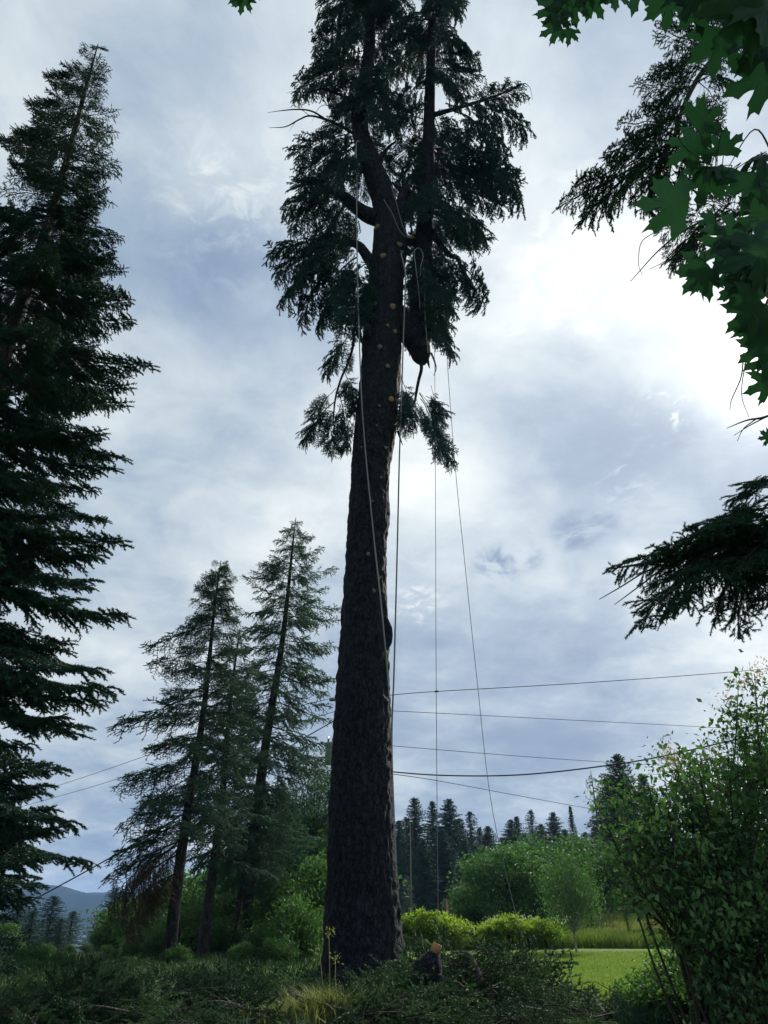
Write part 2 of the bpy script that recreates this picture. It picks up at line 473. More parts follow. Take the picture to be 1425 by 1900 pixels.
ridge('hills', 1500, 2000, [(hx(-700, 1850), hz(1640, 1850)), (hx(-100, 1850), hz(1625, 1850)), (hx(60, 1850), hz(1641, 1850)), (hx(130, 1850), hz(1659, 1850)), (hx(200, 1850), hz(1664, 1850)), (hx(400, 1850), hz(1690, 1850)), (hx(900, 1850), hz(1700, 1850))], 'near wooded ridge across the lake')
ridge('hills', 2050, 2500, [(hx(-700, 2350), hz(1650, 2350)), (hx(0, 2350), hz(1660, 2350)), (hx(120, 2350), hz(1662, 2350)), (hx(170, 2350), hz(1655, 2350)), (hx(260, 2350), hz(1654, 2350)), (hx(420, 2350), hz(1670, 2350)), (hx(900, 2350), hz(1690, 2350))], 'far wooded ridge across the lake')

# ------------------------------------------------------------------ conifer boughs
def needles_on(base, dirv, length, rng, per_m, nl, nw, spread=1.0, up=.35, fwd=.9):
    """thin needle triangles along straight twigs (vectorised)"""
    cnt = np.maximum(4, (length*per_m).astype(int))
    idx = np.repeat(np.arange(len(base)), cnt); n = len(idx)
    st = np.concatenate([[0], np.cumsum(cnt)[:-1]])
    tt = (np.arange(n) - st[idx] + rng.rand(n)*.6)/cnt[idx]
    p = base[idx] + dirv[idx]*(length[idx]*tt)[:, None]
    d = dirv[idx]
    ref = np.tile([0., 0., 1.], (n, 1)); par = np.abs(d[:, 2]) > .92; ref[par] = [1., 0, 0]
    s = np.cross(d, ref); s /= np.linalg.norm(s, axis=1)[:, None]
    u = np.cross(s, d)
    ang = rng.rand(n)*2*math.pi
    side = s*np.cos(ang)[:, None]*spread + u*(np.sin(ang)*.75 + up*.4)[:, None]
    q = d*(fwd*(.7 + .6*rng.rand(n)))[:, None] + side; q /= np.linalg.norm(q, axis=1)[:, None]
    L = nl*(.65 + .6*rng.rand(n))*(1 - .35*tt)
    wv = np.cross(q, rng.randn(n, 3)); wv /= np.linalg.norm(wv, axis=1)[:, None] + 1e-9
    V = np.stack([p - wv*nw*.5, p + wv*nw*.5, p + q*L[:, None]], 1).reshape(-1, 3)
    T = np.arange(3*n).reshape(-1, 3)
    return V, T

def strips_on(base, dirv, length, w0, w1):
    """twig bodies: slim three-sided spindles"""
    n = len(base)
    ref = np.tile([0., 0., 1.], (n, 1)); par = np.abs(dirv[:, 2]) > .92; ref[par] = [1., 0, 0]
    s = np.cross(dirv, ref); s /= np.linalg.norm(s, axis=1)[:, None]; u = np.cross(s, dirv)
    e = base + dirv*length[:, None]
    V = np.stack([base + s*w0, base - s*w0*.5 + u*w0*.87, base - s*w0*.5 - u*w0*.87, e], 1).reshape(-1, 3)
    k = np.arange(n)[:, None]*4
    T = np.concatenate([k + np.array([[0, 1, 3]]), k + np.array([[1, 2, 3]]), k + np.array([[2, 0, 3]])], 0)
    return V, T

def make_bough(name, seed, L, needle_mat, wood_mat, arch=.10, n2=34, ang2=55, l2=.42, taper='tri', droop2=.35,
               sp3=.11, l3=.28, ang3=45, droop3=.6, per_m=75, nl=.038, nw=.011, r0=.022, start=.10, spread=1.0, updown=.15, tipup=.0, bare=0.0):
    rng = np.random.RandomState(seed)
    t = np.linspace(0, 1, 16)
    wob = np.cumsum(rng.randn(16)*.010); wob -= wob[-1]*t
    ax = np.stack([L*t, L*wob, L*(arch*4*t*(1-t) + tipup*(t**4 - t))], -1)
    wood = Geo(); wood.tube(ax, r0*(1 - .85*t) + .002, 5, cap=False)
    B, Dv, Ln = [], [], []
    def seg(p, q):
        d = q - p; l = np.linalg.norm(d)
        if l > 1e-4: B.append(p); Dv.append(d/l); Ln.append(l)
    def axp(s):
        return np.array([np.interp(s, t, ax[:, k]) for k in range(3)])
    for k in range(n2):
        s = start + (1-start)*((k + rng.rand()*.8)/n2)
        p0 = axp(s); d0 = axp(min(1, s+.04)) - axp(max(0, s-.04)); d0 /= np.linalg.norm(d0)
        sd_ = 1 if k % 2 else -1
        a = R(ang2*(.75 + .45*rng.rand()))
        sid = np.array([0, 1., 0])*sd_
        d = d0*math.cos(a) + sid*math.sin(a) + np.array([0, 0, updown*rng.randn()])
        d /= np.linalg.norm(d)
        f = {'tri': (1 - s)**.8*.95 + .10, 'flat': .55 + .45*math.sin(min(1, (1-s)*1.6)*math.pi/2), 'mid': .25 + .9*math.sin((1-s)**.8*math.pi)*.9}[taper]
        l = L*l2*f*(.65 + .55*rng.rand())
        m_ = max(3, int(l/.10))
        us = np.linspace(0, 1, m_+1)
        pts = p0 + np.outer(us*l, d) + np.outer(us**2*l*droop2*(.5 + rng.rand()), [0, 0, -1.])
        wood.tube(pts, np.linspace(r0*.32, .0025, m_+1), 3, cap=False)
        if rng.rand() < bare: continue
        cut = .12 if s > .3 else .35
        for j in range(m_):
            if us[j] >= cut: seg(pts[j], pts[j+1])
        nt = max(1, int(l*(1-cut)/sp3))
        for j in range(nt):
            u_ = cut + (1-cut)*(j + rng.rand())/nt
            pp = np.array([np.interp(u_, us, pts[:, c]) for c in range(3)])
            dd_ = pts[min(m_, int(u_*m_)+1)] - pts[min(m_-1, int(u_*m_))]; dd_ /= np.linalg.norm(dd_)
            pr = np.cross(dd_, [0, 0, 1.]); pr /= np.linalg.norm(pr) + 1e-9
            a3 = R(ang3*(.7 + .6*rng.rand()))
            q = dd_*math.cos(a3) + pr*(1 if j % 2 else -1)*math.sin(a3) + np.array([0, 0, -droop3*(.6 + .8*rng.rand())]) + rng.randn(3)*.12
            q /= np.linalg.norm(q)
            l3_ = l3*(.45 + .8*rng.rand())*(1.15 - .55*u_)
            mid_ = pp + q*l3_*.5; q2 = q + np.array([0, 0, -droop3*.35]); q2 /= np.linalg.norm(q2)
            seg(pp, mid_); seg(mid_, mid_ + q2*l3_*.5)
    for s in np.linspace(.55, .97, 8):
        seg(axp(s), axp(min(1, s+.055)))
    B = np.array(B); Dv = np.array(Dv); Ln = np.array(Ln)
    V1, T1 = needles_on(B, Dv, Ln, rng, per_m, nl, nw, spread)
    V2, T2 = strips_on(B, Dv, Ln*1.05, nw*.45, 0)
    Vn = np.vstack([V1, V2]); Tn = np.vstack([T1, T2 + len(V1)])
    return (wood.mesh(name + '_wood', wood_mat), mesh_data(name + '_needles', Vn, Tn, needle_mat), L)

def bough_matrix(root, tip, L, roll=0.0, sy=1.0):
    x = (Vector(tip) - Vector(root)); ln = x.length; x.normalize()
    ref = UP if abs(x.z) < .93 else Vector((math.cos(roll*7), math.sin(roll*7), .2)).normalized()
    y = ref.cross(x).normalized(); z = x.cross(y)
    Mx = Matrix((x, y, z)).transposed().to_4x4() @ Matrix.Rotation(roll, 4, 'X')
    s = ln/L
    return Matrix.Translation(root) @ Mx @ Matrix.Diagonal((s, s*sy, s*sy, 1))

def put_bough(kit, root, tip, parent, rng, base, name='bough', sy=None):
    wood, need, L = kit
    roll = rng.uniform(-.3, .3)
    ln = (Vector(tip) - Vector(root)).length
    if sy is None: sy = min(2.6, max(.8, (L/max(ln, .2))**.45))*rng.uniform(.85, 1.15)
    Mx = bough_matrix(root, tip, L, roll, sy)
    o = bpy.data.objects.new(name, wood)
    if parent is not None:
        o.parent = parent; o.matrix_local = Matrix.Translation(-Vector(base)) @ Mx
    else: o.matrix_world = Mx
    COL.objects.link(o)
    n = bpy.data.objects.new('needles', need); n.parent = o; COL.objects.link(n)
    return o

def kits(prefix, n, seed, L, **kw):
    return [make_bough('%s_bough_%d' % (prefix, i), seed + i*7, L, **kw) for i in range(n)]

K_SPR = kits('spruce', 6, 11, 2.6, needle_mat=M['spruce'], wood_mat=M['twig'], arch=.07, n2=50, ang2=52, l2=.30, taper='flat', droop2=.30, sp3=.055, l3=.25, ang3=42, droop3=.36, per_m=150, nl=.064, nw=.024, r0=.026, updown=.28)
K_SPS = kits('spruce_short', 3, 61, 1.3, needle_mat=M['spruce'], wood_mat=M['twig'], arch=.10, n2=30, ang2=52, l2=.42, taper='tri', droop2=.30, sp3=.055, l3=.24, ang3=40, droop3=.4, per_m=140, nl=.062, nw=.023, r0=.016)
K_SPH = kits('spruce_hanging', 3, 91, 2.0, needle_mat=M['spruce'], wood_mat=M['twig'], arch=.06, n2=50, ang2=40, l2=.30, taper='mid', droop2=.1, sp3=.05, l3=.28, ang3=35, droop3=.25, per_m=120, nl=.055, nw=.019, r0=.020, updown=.6, start=.22)
K_FIR = kits('fir', 5, 131, 3.0, needle_mat=M['fir'], wood_mat=M['twig'], arch=.05, n2=62, ang2=50, l2=.30, taper='tri', droop2=.15, sp3=.042, l3=.23, ang3=44, droop3=.14, per_m=180, nl=.056, nw=.021, r0=.026, tipup=.20, updown=.20)
K_FIS = kits('fir_short', 3, 161, 1.2, needle_mat=M['fir'], wood_mat=M['twig'], arch=.04, n2=26, ang2=50, l2=.40, taper='tri', droop2=.12, sp3=.06, l3=.20, ang3=42, droop3=.15, per_m=150, nl=.044, nw=.015, r0=.014, tipup=.12)
K_DOU = kits('douglas', 5, 191, 2.2, needle_mat=M['douglas'], wood_mat=M['twig'], arch=.04, n2=32, ang2=50, l2=.40, taper='tri', droop2=.16, sp3=.075, l3=.24, ang3=45, droop3=.30, per_m=95, nl=.062, nw=.023, r0=.020, tipup=.12, updown=.35, bare=.1)
K_DON = kits('douglas_near', 4, 211, 1.5, needle_mat=M['fir'], wood_mat=M['twig'], arch=.03, n2=38, ang2=48, l2=.42, taper='tri', droop2=.15, sp3=.060, l3=.16, ang3=45, droop3=.12, per_m=480, nl=.036, nw=.0085, r0=.011, updown=.35, bare=.06)
K_LAR = kits('larch', 5, 241, 2.4, needle_mat=M['larch'], wood_mat=M['twig'], arch=.07, n2=42, ang2=58, l2=.24, taper='mid', droop2=.40, sp3=.060, l3=.26, ang3=66, droop3=-.12, per_m=130, nl=.042, nw=.022, r0=.020, tipup=.14, updown=.5, spread=.7)
K_CUT = kits('cut', 6, 301, 1.7, needle_mat=M['cutneedles'], wood_mat=M['twig'], arch=.08, n2=24, ang2=50, l2=.42, taper='tri', droop2=.12, sp3=.085, l3=.26, ang3=42, droop3=.0, per_m=130, nl=.058, nw=.020, r0=.018, updown=.55, bare=.1)
K_DED = kits('dead', 2, 271, 2.2, needle_mat=M['dead'], wood_mat=M['twig'], arch=.05, n2=40, ang2=50, l2=.36, taper='mid', droop2=.6, sp3=.06, l3=.36, ang3=35, droop3=.8, per_m=60, nl=.035, nw=.014, r0=.022)
print('bough triangles', [sum(len(k[1].polygons) for k in K) for K in (K_SPR, K_SPS, K_SPH, K_FIR, K_FIS, K_DOU, K_DON, K_LAR, K_DED)])

# ------------------------------------------------------------------ the big spruce
TY = 17.0
rnd = random.Random(3)
base = at_y(676, 1832, TY); base.z = gz(base.x, TY) - .05
spruce = tag(empty('spruce_tree', base), 'giant dark spruce with limbs cut off its bare trunk, ropes hanging from it', 'tree')

edges = [(1900, 585, 772), (1860, 594, 762), (1835, 600, 753), (1800, 603, 748), (1740, 605, 744), (1700, 606, 741), (1650, 607, 738), (1600, 608, 734), (1550, 610, 731), (1500, 612, 728), (1450, 614, 727), (1400, 617, 726),
         (1350, 620, 726), (1300, 624, 724), (1250, 627, 722), (1200, 630, 721), (1150, 633, 719), (1100, 636, 717), (1050, 640, 717), (1000, 643, 717), (970, 645, 722), (945, 647, 723), (920, 648, 720), (900, 650, 722),
         (870, 652, 724), (840, 654, 729), (800, 658, 735), (750, 663, 739), (700, 668, 743), (650, 671, 745), (610, 675, 745), (580, 676, 745), (560, 680, 747), (520, 684, 749), (490, 687, 752), (465, 691, 757), (440, 693, 757), (415, 694, 750), (395, 694, 742), (370, 689, 736), (345, 680, 729), (320, 673, 716),
         (295, 665, 704), (270, 658, 693), (245, 653, 685), (215, 652, 683), (185, 656, 686), (150, 665, 692), (110, 672, 695), (60, 677, 697), (0, 682, 698), (-80, 688, 700), (-200, 694, 703), (-330, 698, 702)]
prof = []
for y, l, r in edges:
    a, c = at_y(l, y, TY), at_y(r, y, TY)
    prof.append(((a.x + c.x)/2, (a.z + c.z)/2, (c.x - a.x)/2))
prof = np.array(prof)
zs = np.concatenate([np.arange(prof[0, 1], 12, .045), np.arange(12, prof[-1, 1], .09)])
cxs = np.interp(zs, prof[:, 1], prof[:, 0]); rs = np.interp(zs, prof[:, 1], prof[:, 2])
k = 144
th = np.arange(k)*2*math.pi/k
TH, ZZ = np.meshgrid(th, zs); RR = np.repeat(rs[:, None], k, 1)
q = np.stack([np.cos(TH)*RR, np.sin(TH)*RR, ZZ], -1).reshape(-1, 3)
pl = fbm(q*np.array([7, 7, 4.5]), 4); ridge_n = 1 - np.abs(2*vnoise(q*np.array([8, 8, 3.6]) + 31) - 1)
chip = vnoise(q*np.array([20, 20, 14]) + 5)
lump = fbm(q*np.array([1.6, 1.6, .7]) + 9, 3) - .45
bark_amt = np.interp(q[:, 2], [0, 6, 14, 22, 34], [1.0, .85, .55, .45, .25])
disp = bark_amt*(.105*(pl - .45) + .055*(ridge_n - .5) + .034*(chip - .5)) + .07*lump*np.interp(q[:, 2], [0, 10, 30], [1, .8, .2])
flare = .26*np.exp(-np.maximum(0, q[:, 2])/.40)*(.35 + .65*np.abs(np.sin(TH.ravel()*3.5 + .6 + .8*np.sin(TH.ravel()*2))))
rad = (RR.ravel() - .01 + disp + flare)
Vt = np.stack([np.cos(TH.ravel())*rad + np.repeat(cxs, k), TY + np.sin(TH.ravel())*rad, q[:, 2]], -1) - np.array(tuple(base))
n = len(zs); ii = np.arange(n-1)[:, None]*k; jj = np.arange(k)[None]; j2 = (jj+1) % k
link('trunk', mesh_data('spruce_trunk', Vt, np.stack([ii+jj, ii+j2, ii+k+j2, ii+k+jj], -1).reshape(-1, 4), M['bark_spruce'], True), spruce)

def rough_tube(name, pts, radii, mat, parent, org, k=20, per=8, amp=.12, seed=0.):
    """a limb with bark relief"""
    c = catmull([(*tuple(p), r) for p, r in zip(pts, radii)], per)
    g = Geo(); g.tube(c[:, :3], np.maximum(c[:, 3], .003), k, True, org)
    Vv = np.vstack(g.V); nb = len(c)*k
    ctr = np.repeat(c[:, :3] - np.array(tuple(org)), k, 0)
    w_ = Vv[:nb] - ctr; rr = np.linalg.norm(w_, axis=1)
    Vv[:nb] = ctr + w_*(1 + amp*2*(fbm(ctr*3 + w_/ (rr[:, None]+1e-6)*2.2 + seed, 4) - .47))[:, None]
    g.V = [Vv]
    return link(name, g.mesh(name, mat), parent)

def P17(px, py, dy=0.0): return at_y(px, py, TY + dy)

def pxr(px, py, wpx, dy=0.0):
    d = pix_dir(px, py); return wpx*.5*((TY + dy)/d.y)/FPX
lead = [(772, 640, 40), (780, 655, 34), (783, 620, 42), (781, 560, 42), (783, 500, 38), (787, 430, 33), (792, 350, 27), (795, 270, 23), (797, 190, 20), (800, 100, 17), (804, 0, 14), (808, -120, 9), (812, -220, 3)]
rough_tube('side_leader', [P17(742, 575, -.05), P17(762, 625, 0)] + [P17(x, y, .15) for x, y, w_ in lead[2:]], [.20, .30] + [pxr(x, y, w_, .15) for x, y, w_ in lead[2:]], M['bark_spruce'], spruce, base, 22, 10, .09)
rough_tube('leader_elbow', [P17(770, 585, .1), P17(772, 625, .12), P17(779, 652, .15), P17(784, 668, .15), P17(787, 676, .15)], [.22, .33, .31, .20, .05], M['bark_spruce'], spruce, base, 20, 6, .14, 4.)
for nm, pts, ra in (
    ('dead_spike', [(788, 655), (793, 668), (797, 683)], (.075, .05, .012)),
    ('root_limb', [(781, 668), (782, 685), (777, 705), (773, 725), (770, 745)], (.055, .05, .045, .04, .03)),
    ('dead_twig', [(800, 655), (806, 670), (809, 684), (805, 697)], (.03, .025, .018, .008)),
    ('limb', [(700, 405), (680, 398), (660, 384), (640, 367), (625, 352)], (.26, .24, .21, .18, .10)),
    ('limb', [(700, 500), (683, 478), (668, 458), (655, 452), (635, 455)], (.20, .17, .14, .11, .06)),
    ('limb', [(682, 645), (672, 632), (664, 618), (658, 609), (656, 618), (657, 632), (648, 668), (632, 705), (622, 742), (618, 790)], (.10, .06, .05, .045, .04, .04, .035, .03, .025, .012)),
    ('limb', [(800, 430), (822, 460), (836, 474), (850, 479), (853, 490), (862, 510), (880, 540)], (.11, .09, .08, .07, .05, .035, .02)),
    ('limb', [(705, 300), (712, 285), (722, 272), (735, 262)], (.10, .07, .05, .02)),
    ('limb', [(798, 215), (850, 200), (900, 185), (940, 170), (965, 158)], (.09, .07, .05, .035, .015)),
    ('dead_branch', [(660, 250), (636, 236), (605, 222), (575, 215), (555, 222), (530, 235), (500, 237)], (.06, .05, .04, .03, .025, .018, .006)),
    ('dead_branch', [(605, 222), (580, 207), (555, 203), (525, 205), (496, 209)], (.035, .03, .024, .016, .005)),
    ('dead_branch', [(650, 185), (600, 165), (560, 180), (540, 198)], (.05, .035, .02, .006)),
    ('dead_branch', [(965, 158), (975, 155), (984, 165), (988, 185)], (.02, .014, .009, .004)),
    ('dead_branch', [(930, 180), (955, 165), (975, 175), (983, 195)], (.018, .013, .009, .004)),
    ('dead_branch', [(900, 190), (930, 200), (955, 205), (962, 195)], (.016, .012, .008, .004)),
    ('dead_branch', [(575, 215), (560, 204), (546, 196), (538, 200)], (.012, .01, .007, .003)),
    ('dead_branch', [(560, 180), (546, 170), (530, 173)], (.012, .008, .003)),
    ('dead_branch', [(555, 222), (546, 229), (537, 244)], (.012, .008, .003)),
    ('dead_branch', [(600, 165), (580, 160), (556, 152)], (.014, .009, .003)),
    ('dead_branch', [(622, 200), (600, 195), (588, 206), (578, 228)], (.014, .010, .007, .003)),
    ('dead_branch', [(938, 172), (958, 160), (972, 168), (977, 186)], (.012, .009, .006, .003)),
    ('dead_branch', [(738, 800), (743, 815), (747, 826)], (.03, .022, .008)),
    ('limb_stub', [(735, 425), (742, 400), (745, 375), (750, 355), (762, 345)], (.20, .19, .17, .14, .05)),
    ('limb_stub', [(744, 385), (756, 388), (763, 380), (763, 364), (757, 350)], (.18, .21, .20, .17, .06)),
    ('limb_stub', [(752, 362), (742, 350), (733, 343), (728, 338)], (.10, .08, .06, .03)),
    ('bark_knob', [(715, 1145), (720, 1168), (720, 1190), (713, 1212)], (.05, .10, .09, .04)),
):
    rough_tube(nm, [P17(x, y, -.15 if nm == 'bark_knob' else (.1 if x > 760 else -.1)) for x, y in pts], ra, M['bark_dead'] if nm in ('dead_twig',) else M['bark_spruce'], spruce, base, 14, 6, .12, rnd.random()*9)

# sawn-off branch stubs: (pixel x, y, width px, height px, fresh?)
def cut_stub(px, py, wpx, hpx, mat, tilt=None):
    c0 = at_y(px, py, TY)
    zc_ = c0.z; cx_ = float(np.interp(zc_, prof[:, 1], prof[:, 0])); r_ = float(np.interp(zc_, prof[:, 1], prof[:, 2]))
    sxn = max(-.97, min(.97, (c0.x - cx_)/max(r_, .05)))
    yy = TY - r_*math.sqrt(1 - sxn*sxn)
    c0 = at_y(px, py, yy)
    nrm = Vector((sxn*.8, -math.sqrt(1 - sxn*sxn), -.38)).normalized()
    if tilt is not None: nrm = Vector(tilt).normalized()
    depth = yy/pix_dir(px, py).y
    a, h = wpx*.5*depth/FPX, hpx*.5*depth/FPX
    rr = .92*max(a, h); asp = max(.45, min(a, h)/max(a, h))
    kk = 18; an = np.arange(kk)*2*math.pi/kk
    wob = 1 + .07*np.sin(an*3 + px) + .05*np.sin(an*5 + py)
    ring = lambda s, z: np.stack([np.cos(an)*rr*s*wob, np.sin(an)*rr*s*wob*asp, np.full(kk, z)], -1)
    Vv = np.vstack([ring(1.5, -.16), ring(1.18, -.03), ring(1.05, .03), ring(.98, .045), [[0, 0, .05]]])
    Q = np.vstack([np.stack([i_*kk + np.arange(kk), i_*kk + (np.arange(kk)+1) % kk, (i_+1)*kk + (np.arange(kk)+1) % kk, (i_+1)*kk + np.arange(kk)], -1) for i_ in range(3)])
    T = np.stack([3*kk + np.arange(kk), 3*kk + (np.arange(kk)+1) % kk, np.full(kk, 4*kk)], -1)
    me = mesh_data('branch_stub', Vv[:3*kk], Q[:2*kk], M['bark_spruce'], True)
    o = bpy.data.objects.new('branch_stub', me); o.parent = spruce
    o.matrix_local = Matrix.Translation(c0 - base) @ nrm.to_track_quat('Z', 'Y').to_matrix().to_4x4()
    COL.objects.link(o)
    me2 = mesh_data('cut_face', np.vstack([ring(1.045, .028), ring(.98, .045), [[0, 0, .048]]]), [Q[:kk], T - 2*kk], mat, False)
    f = bpy.data.objects.new('cut_face', me2); f.parent = o; COL.objects.link(f)
for px, py, w_, h_, mt in [(701, 421, 14, 9, 'cut'), (741, 454, 12, 9, 'cut_grey'), (711, 475, 12, 10, 'cut'), (728, 569, 12, 12, 'cut'), (697, 564, 8, 8, 'cut_grey'), (719, 604, 6, 6, 'cut'), (732, 615, 8, 9, 'cut'),
                           (705, 644, 9, 9, 'cut_grey'), (719, 680, 9, 9, 'cut_grey'), (725, 741, 11, 12, 'cut_orange'), (704, 753, 5, 5, 'cut_grey'), (715, 831, 7, 8, 'cut_grey'), (706, 886, 5, 5, 'cut'), (690, 930, 6, 5, 'cut_grey'),
                           (683, 1028, 8, 8, 'cut_grey'), (693, 1096, 8, 8, 'cut_grey'), (672, 830, 4, 4, 'cut_grey'), (699, 790, 4, 4, 'cut_grey'), (745, 468, 8, 5, 'cut_grey')]:
    cut_stub(px, py, w_, h_, M[mt])
cut_stub(754, 401, 15, 11, M['cut_orange'], (.75, -.35, -.45))
cut_stub(760, 442, 20, 12, M['cut'], (.1, -.78, .40))

# boughs of the spruce: root pixel, tip pixel
SB = [(690,-20,600,15),(688,15,590,42),(688,40,583,82),(686,65,598,108),(685,95,592,118),(686,30,640,60),(684,105,640,140),
 (682,118,550,165),(680,128,572,150),(678,150,612,190),(672,190,625,205),(672,200,605,245),(668,245,548,288),(668,262,560,330),(670,275,598,318),(673,300,572,372),(668,285,612,345),
 (642,368,528,382),(640,366,538,420),(648,378,585,450),(655,385,610,420),(636,360,556,345),(660,385,635,470),
 (658,455,506,466),(652,458,514,508),(656,466,528,545),(662,478,556,588),(668,495,594,600),(664,515,640,620),(680,490,620,560),(675,468,590,440),(640,455,560,500),(660,500,655,600),(690,500,668,590),
 (808,-10,846,18),(806,28,842,4),(803,78,868,86),(800,98,888,113),(800,128,880,146),(800,148,852,172),
 (860,197,968,168),(870,195,978,238),(840,203,935,275),(798,248,962,345),(797,280,942,330),(796,318,955,344),(795,338,930,382),(795,368,898,432),(793,398,880,452),(792,428,902,447),(799,230,870,262),(797,300,870,330),(794,380,860,420),
 (853,485,898,565),(845,480,870,545),(792,465,850,530),(790,500,838,535),(794,548,850,590),(788,598,838,656),(788,568,822,620),(790,520,822,560),
 (803,58,732,90),(802,38,718,62),(800,98,712,142),(800,165,738,182),(800,200,728,228),(798,228,702,204),(797,258,722,302),(796,288,733,345),(795,325,748,335),(797,240,760,290),(795,350,765,400),
 (690,18,762,62),(688,65,742,122),(685,108,720,160),(680,168,748,192),(675,208,742,242),(684,140,705,215),(690,0,735,20),
 (790,430,764,478),(788,495,764,560),(789,460,770,540),(789,520,770,590)]
SH = [(657,615,608,690),(655,640,645,688),(640,690,660,760),(626,725,640,835),(624,720,575,775),(622,745,570,815),(622,740,612,840),(665,700,632,735),(672,705,655,770),(672,780,660,795),
 (778,730,836,862),(777,728,825,790),(776,720,745,785),(742,690,755,800),(800,715,812,780),(770,735,790,800),(742,760,735,795),(780,740,822,845),(745,700,770,790),(790,735,830,770)]
for rx, ry, tx, ty in SB:
    dy = .15 if rx > 730 else 0.
    r0_, t0_ = P17(rx, ry, dy), P17(tx, ty, dy + rnd.uniform(-1.1, .9))
    ln = (t0_ - r0_).length
    put_bough(rnd.choice(K_SPR if ln > 1.25 else K_SPS), r0_, t0_, spruce, rnd, base)
for rx, ry, tx, ty in SH:
    r0_, t0_ = P17(rx, ry, rnd.uniform(-.25, .25)), P17(tx, ty, rnd.uniform(-.5, .5))
    put_bough(rnd.choice(K_SPH), r0_, t0_, spruce, rnd, base, 'bough', rnd.uniform(.75, 1.0) if rx < 700 else rnd.uniform(.5, .75))
# the sides turned to and from the camera, and the top above the frame
for k_ in range(34):
    right = k_ % 2
    py = rnd.uniform(-40, 560 if right else 290)
    px = 798 if right else 683
    r0_ = P17(px, py, .15 if right else 0)
    a = (1 if py > 200 or rnd.random() < .5 else -1)*math.pi/2 + rnd.uniform(-.75, .75)
    ln = rnd.uniform(1.1, 2.2)
    put_bough(rnd.choice(K_SPR), r0_, r0_ + Vector((math.cos(a)*ln*.75, math.sin(a)*ln, -ln*rnd.uniform(.15, .55))), spruce, rnd, base)
for k_ in range(44):
    right = k_ % 2; f_ = rnd.random()
    py = -40 - f_*(150 if right else 270)
    r0_ = P17(806 + f_*4 if right else 692 + f_*8, py, .15 if right else 0)
    a = rnd.uniform(0, 6.28); ln = (1 - f_)*1.9 + .5
    put_bough(rnd.choice(K_SPR if ln > 1.2 else K_SPS), r0_, r0_ + Vector((math.cos(a)*ln, math.sin(a)*ln, -ln*rnd.uniform(-.1, .35))), spruce, rnd, base)

# ------------------------------------------------------------------ ropes and lines
def cord(name, pts, rad, mat, label, cat, group=None, per=10, k=6):
    c = catmull(pts, per)
    o = Vector(c[-1])
    g = Geo(); g.tube(c, rad, k, True, o)
    return tag(link(name, g.mesh(name, mat), None, o), label, cat, group)
fr = lambda x, y, d=.06: at_y(x, y, TY - float(np.interp(at_y(x, y, TY).z, prof[:, 1], prof[:, 2])) - d)
cord('climbing_rope', [P17(668, 262, -.55), P17(661, 268, -.72)] + [P17(x, y, -.85) for x, y in ((662, 330), (662, 430), (664, 540), (667, 640), (671, 740))] + [fr(675, 800), fr(681, 870), fr(689, 950), fr(697, 1030), fr(705, 1100), fr(711, 1160, .08), P17(718, 1240, -.35), P17(723, 1330, -.05), P17(727, 1450, .3), P17(738, 1700, .7), P17(748, 1800, .7)], .019, M['rope'], 'pale climbing rope slanting down across the face of the spruce trunk', 'rope')
cord('climbing_rope', [P17(744, 470, -.5), P17(751, 500, -.5), P17(752, 530, -.5), P17(748, 640, -.45), P17(745, 740, -.4), P17(741, 850, -.3), P17(738, 980, -.2), P17(735, 1100, -.1), P17(731, 1250, 0), P17(727, 1385, .3), P17(735, 1600, .75), P17(746, 1790, .8)], .022, M['rope'], 'long dark rope hanging straight down just beside the spruce trunk', 'rope')
gl = at_z(985, 1797, 0.02)
cord('throw_line', [P17(822, 540, .1), P17(826, 600, .1), P17(832, 700, .2), P17(845, 870, .6), at_y(864, 1060, 18.6), at_y(885, 1260, 19.7), at_y(910, 1480, 21.2), at_y(948, 1660, 22.6), gl], .008, M['line'], 'thin throw line slanting from the side leader out to the lawn', 'line', None, 8, 4)
cord('throw_line', [P17(806, 640, .1), P17(807, 720, .1), P17(808, 900, .1), P17(809, 1200, .1), P17(811, 1500, .1), P17(813, 1730, .1), P17(814, 1800, .1)], .007, M['line'], 'thin throw line hanging plumb from the side leader', 'line', None, 8, 4)
cord('rope_loop', [P17(x, y, -.45) for x, y in ((779, 572), (777, 540), (772, 500), (769, 470), (773, 461), (780, 462), (785, 474), (783, 486), (780, 498), (780, 512))], .013, M['rope'], 'slack loop of rope dangling beside the side leader', 'rope')
cord('lanyard', [P17(x, y, -.42) for x, y in ((786, 496), (788, 540), (789, 590), (793, 640), (794, 655))], .014, M['rope'], 'short pale lanyard hanging against the side leader', 'rope')
cord('rigging_line', [P17(x, y, -.5) for x, y in ((712, 370), (727, 395), (740, 425), (752, 440))], .010, M['rope'], 'thin rigging line crossing the fork towards the lower cut stub', 'line', None, 8, 5)
cord('rigging_line', [P17(x, y, -.5) for x, y in ((726, 345), (735, 375), (746, 415), (756, 440))], .010, M['rope'], 'thin rigging line running down from the upper fork', 'line', None, 8, 5)

# ------------------------------------------------------------------ conifers with boughs
def px_line(p, q, py):
    f = (py - p[1])/(q[1] - p[1]); return p[0] + (q[0] - p[0])*f

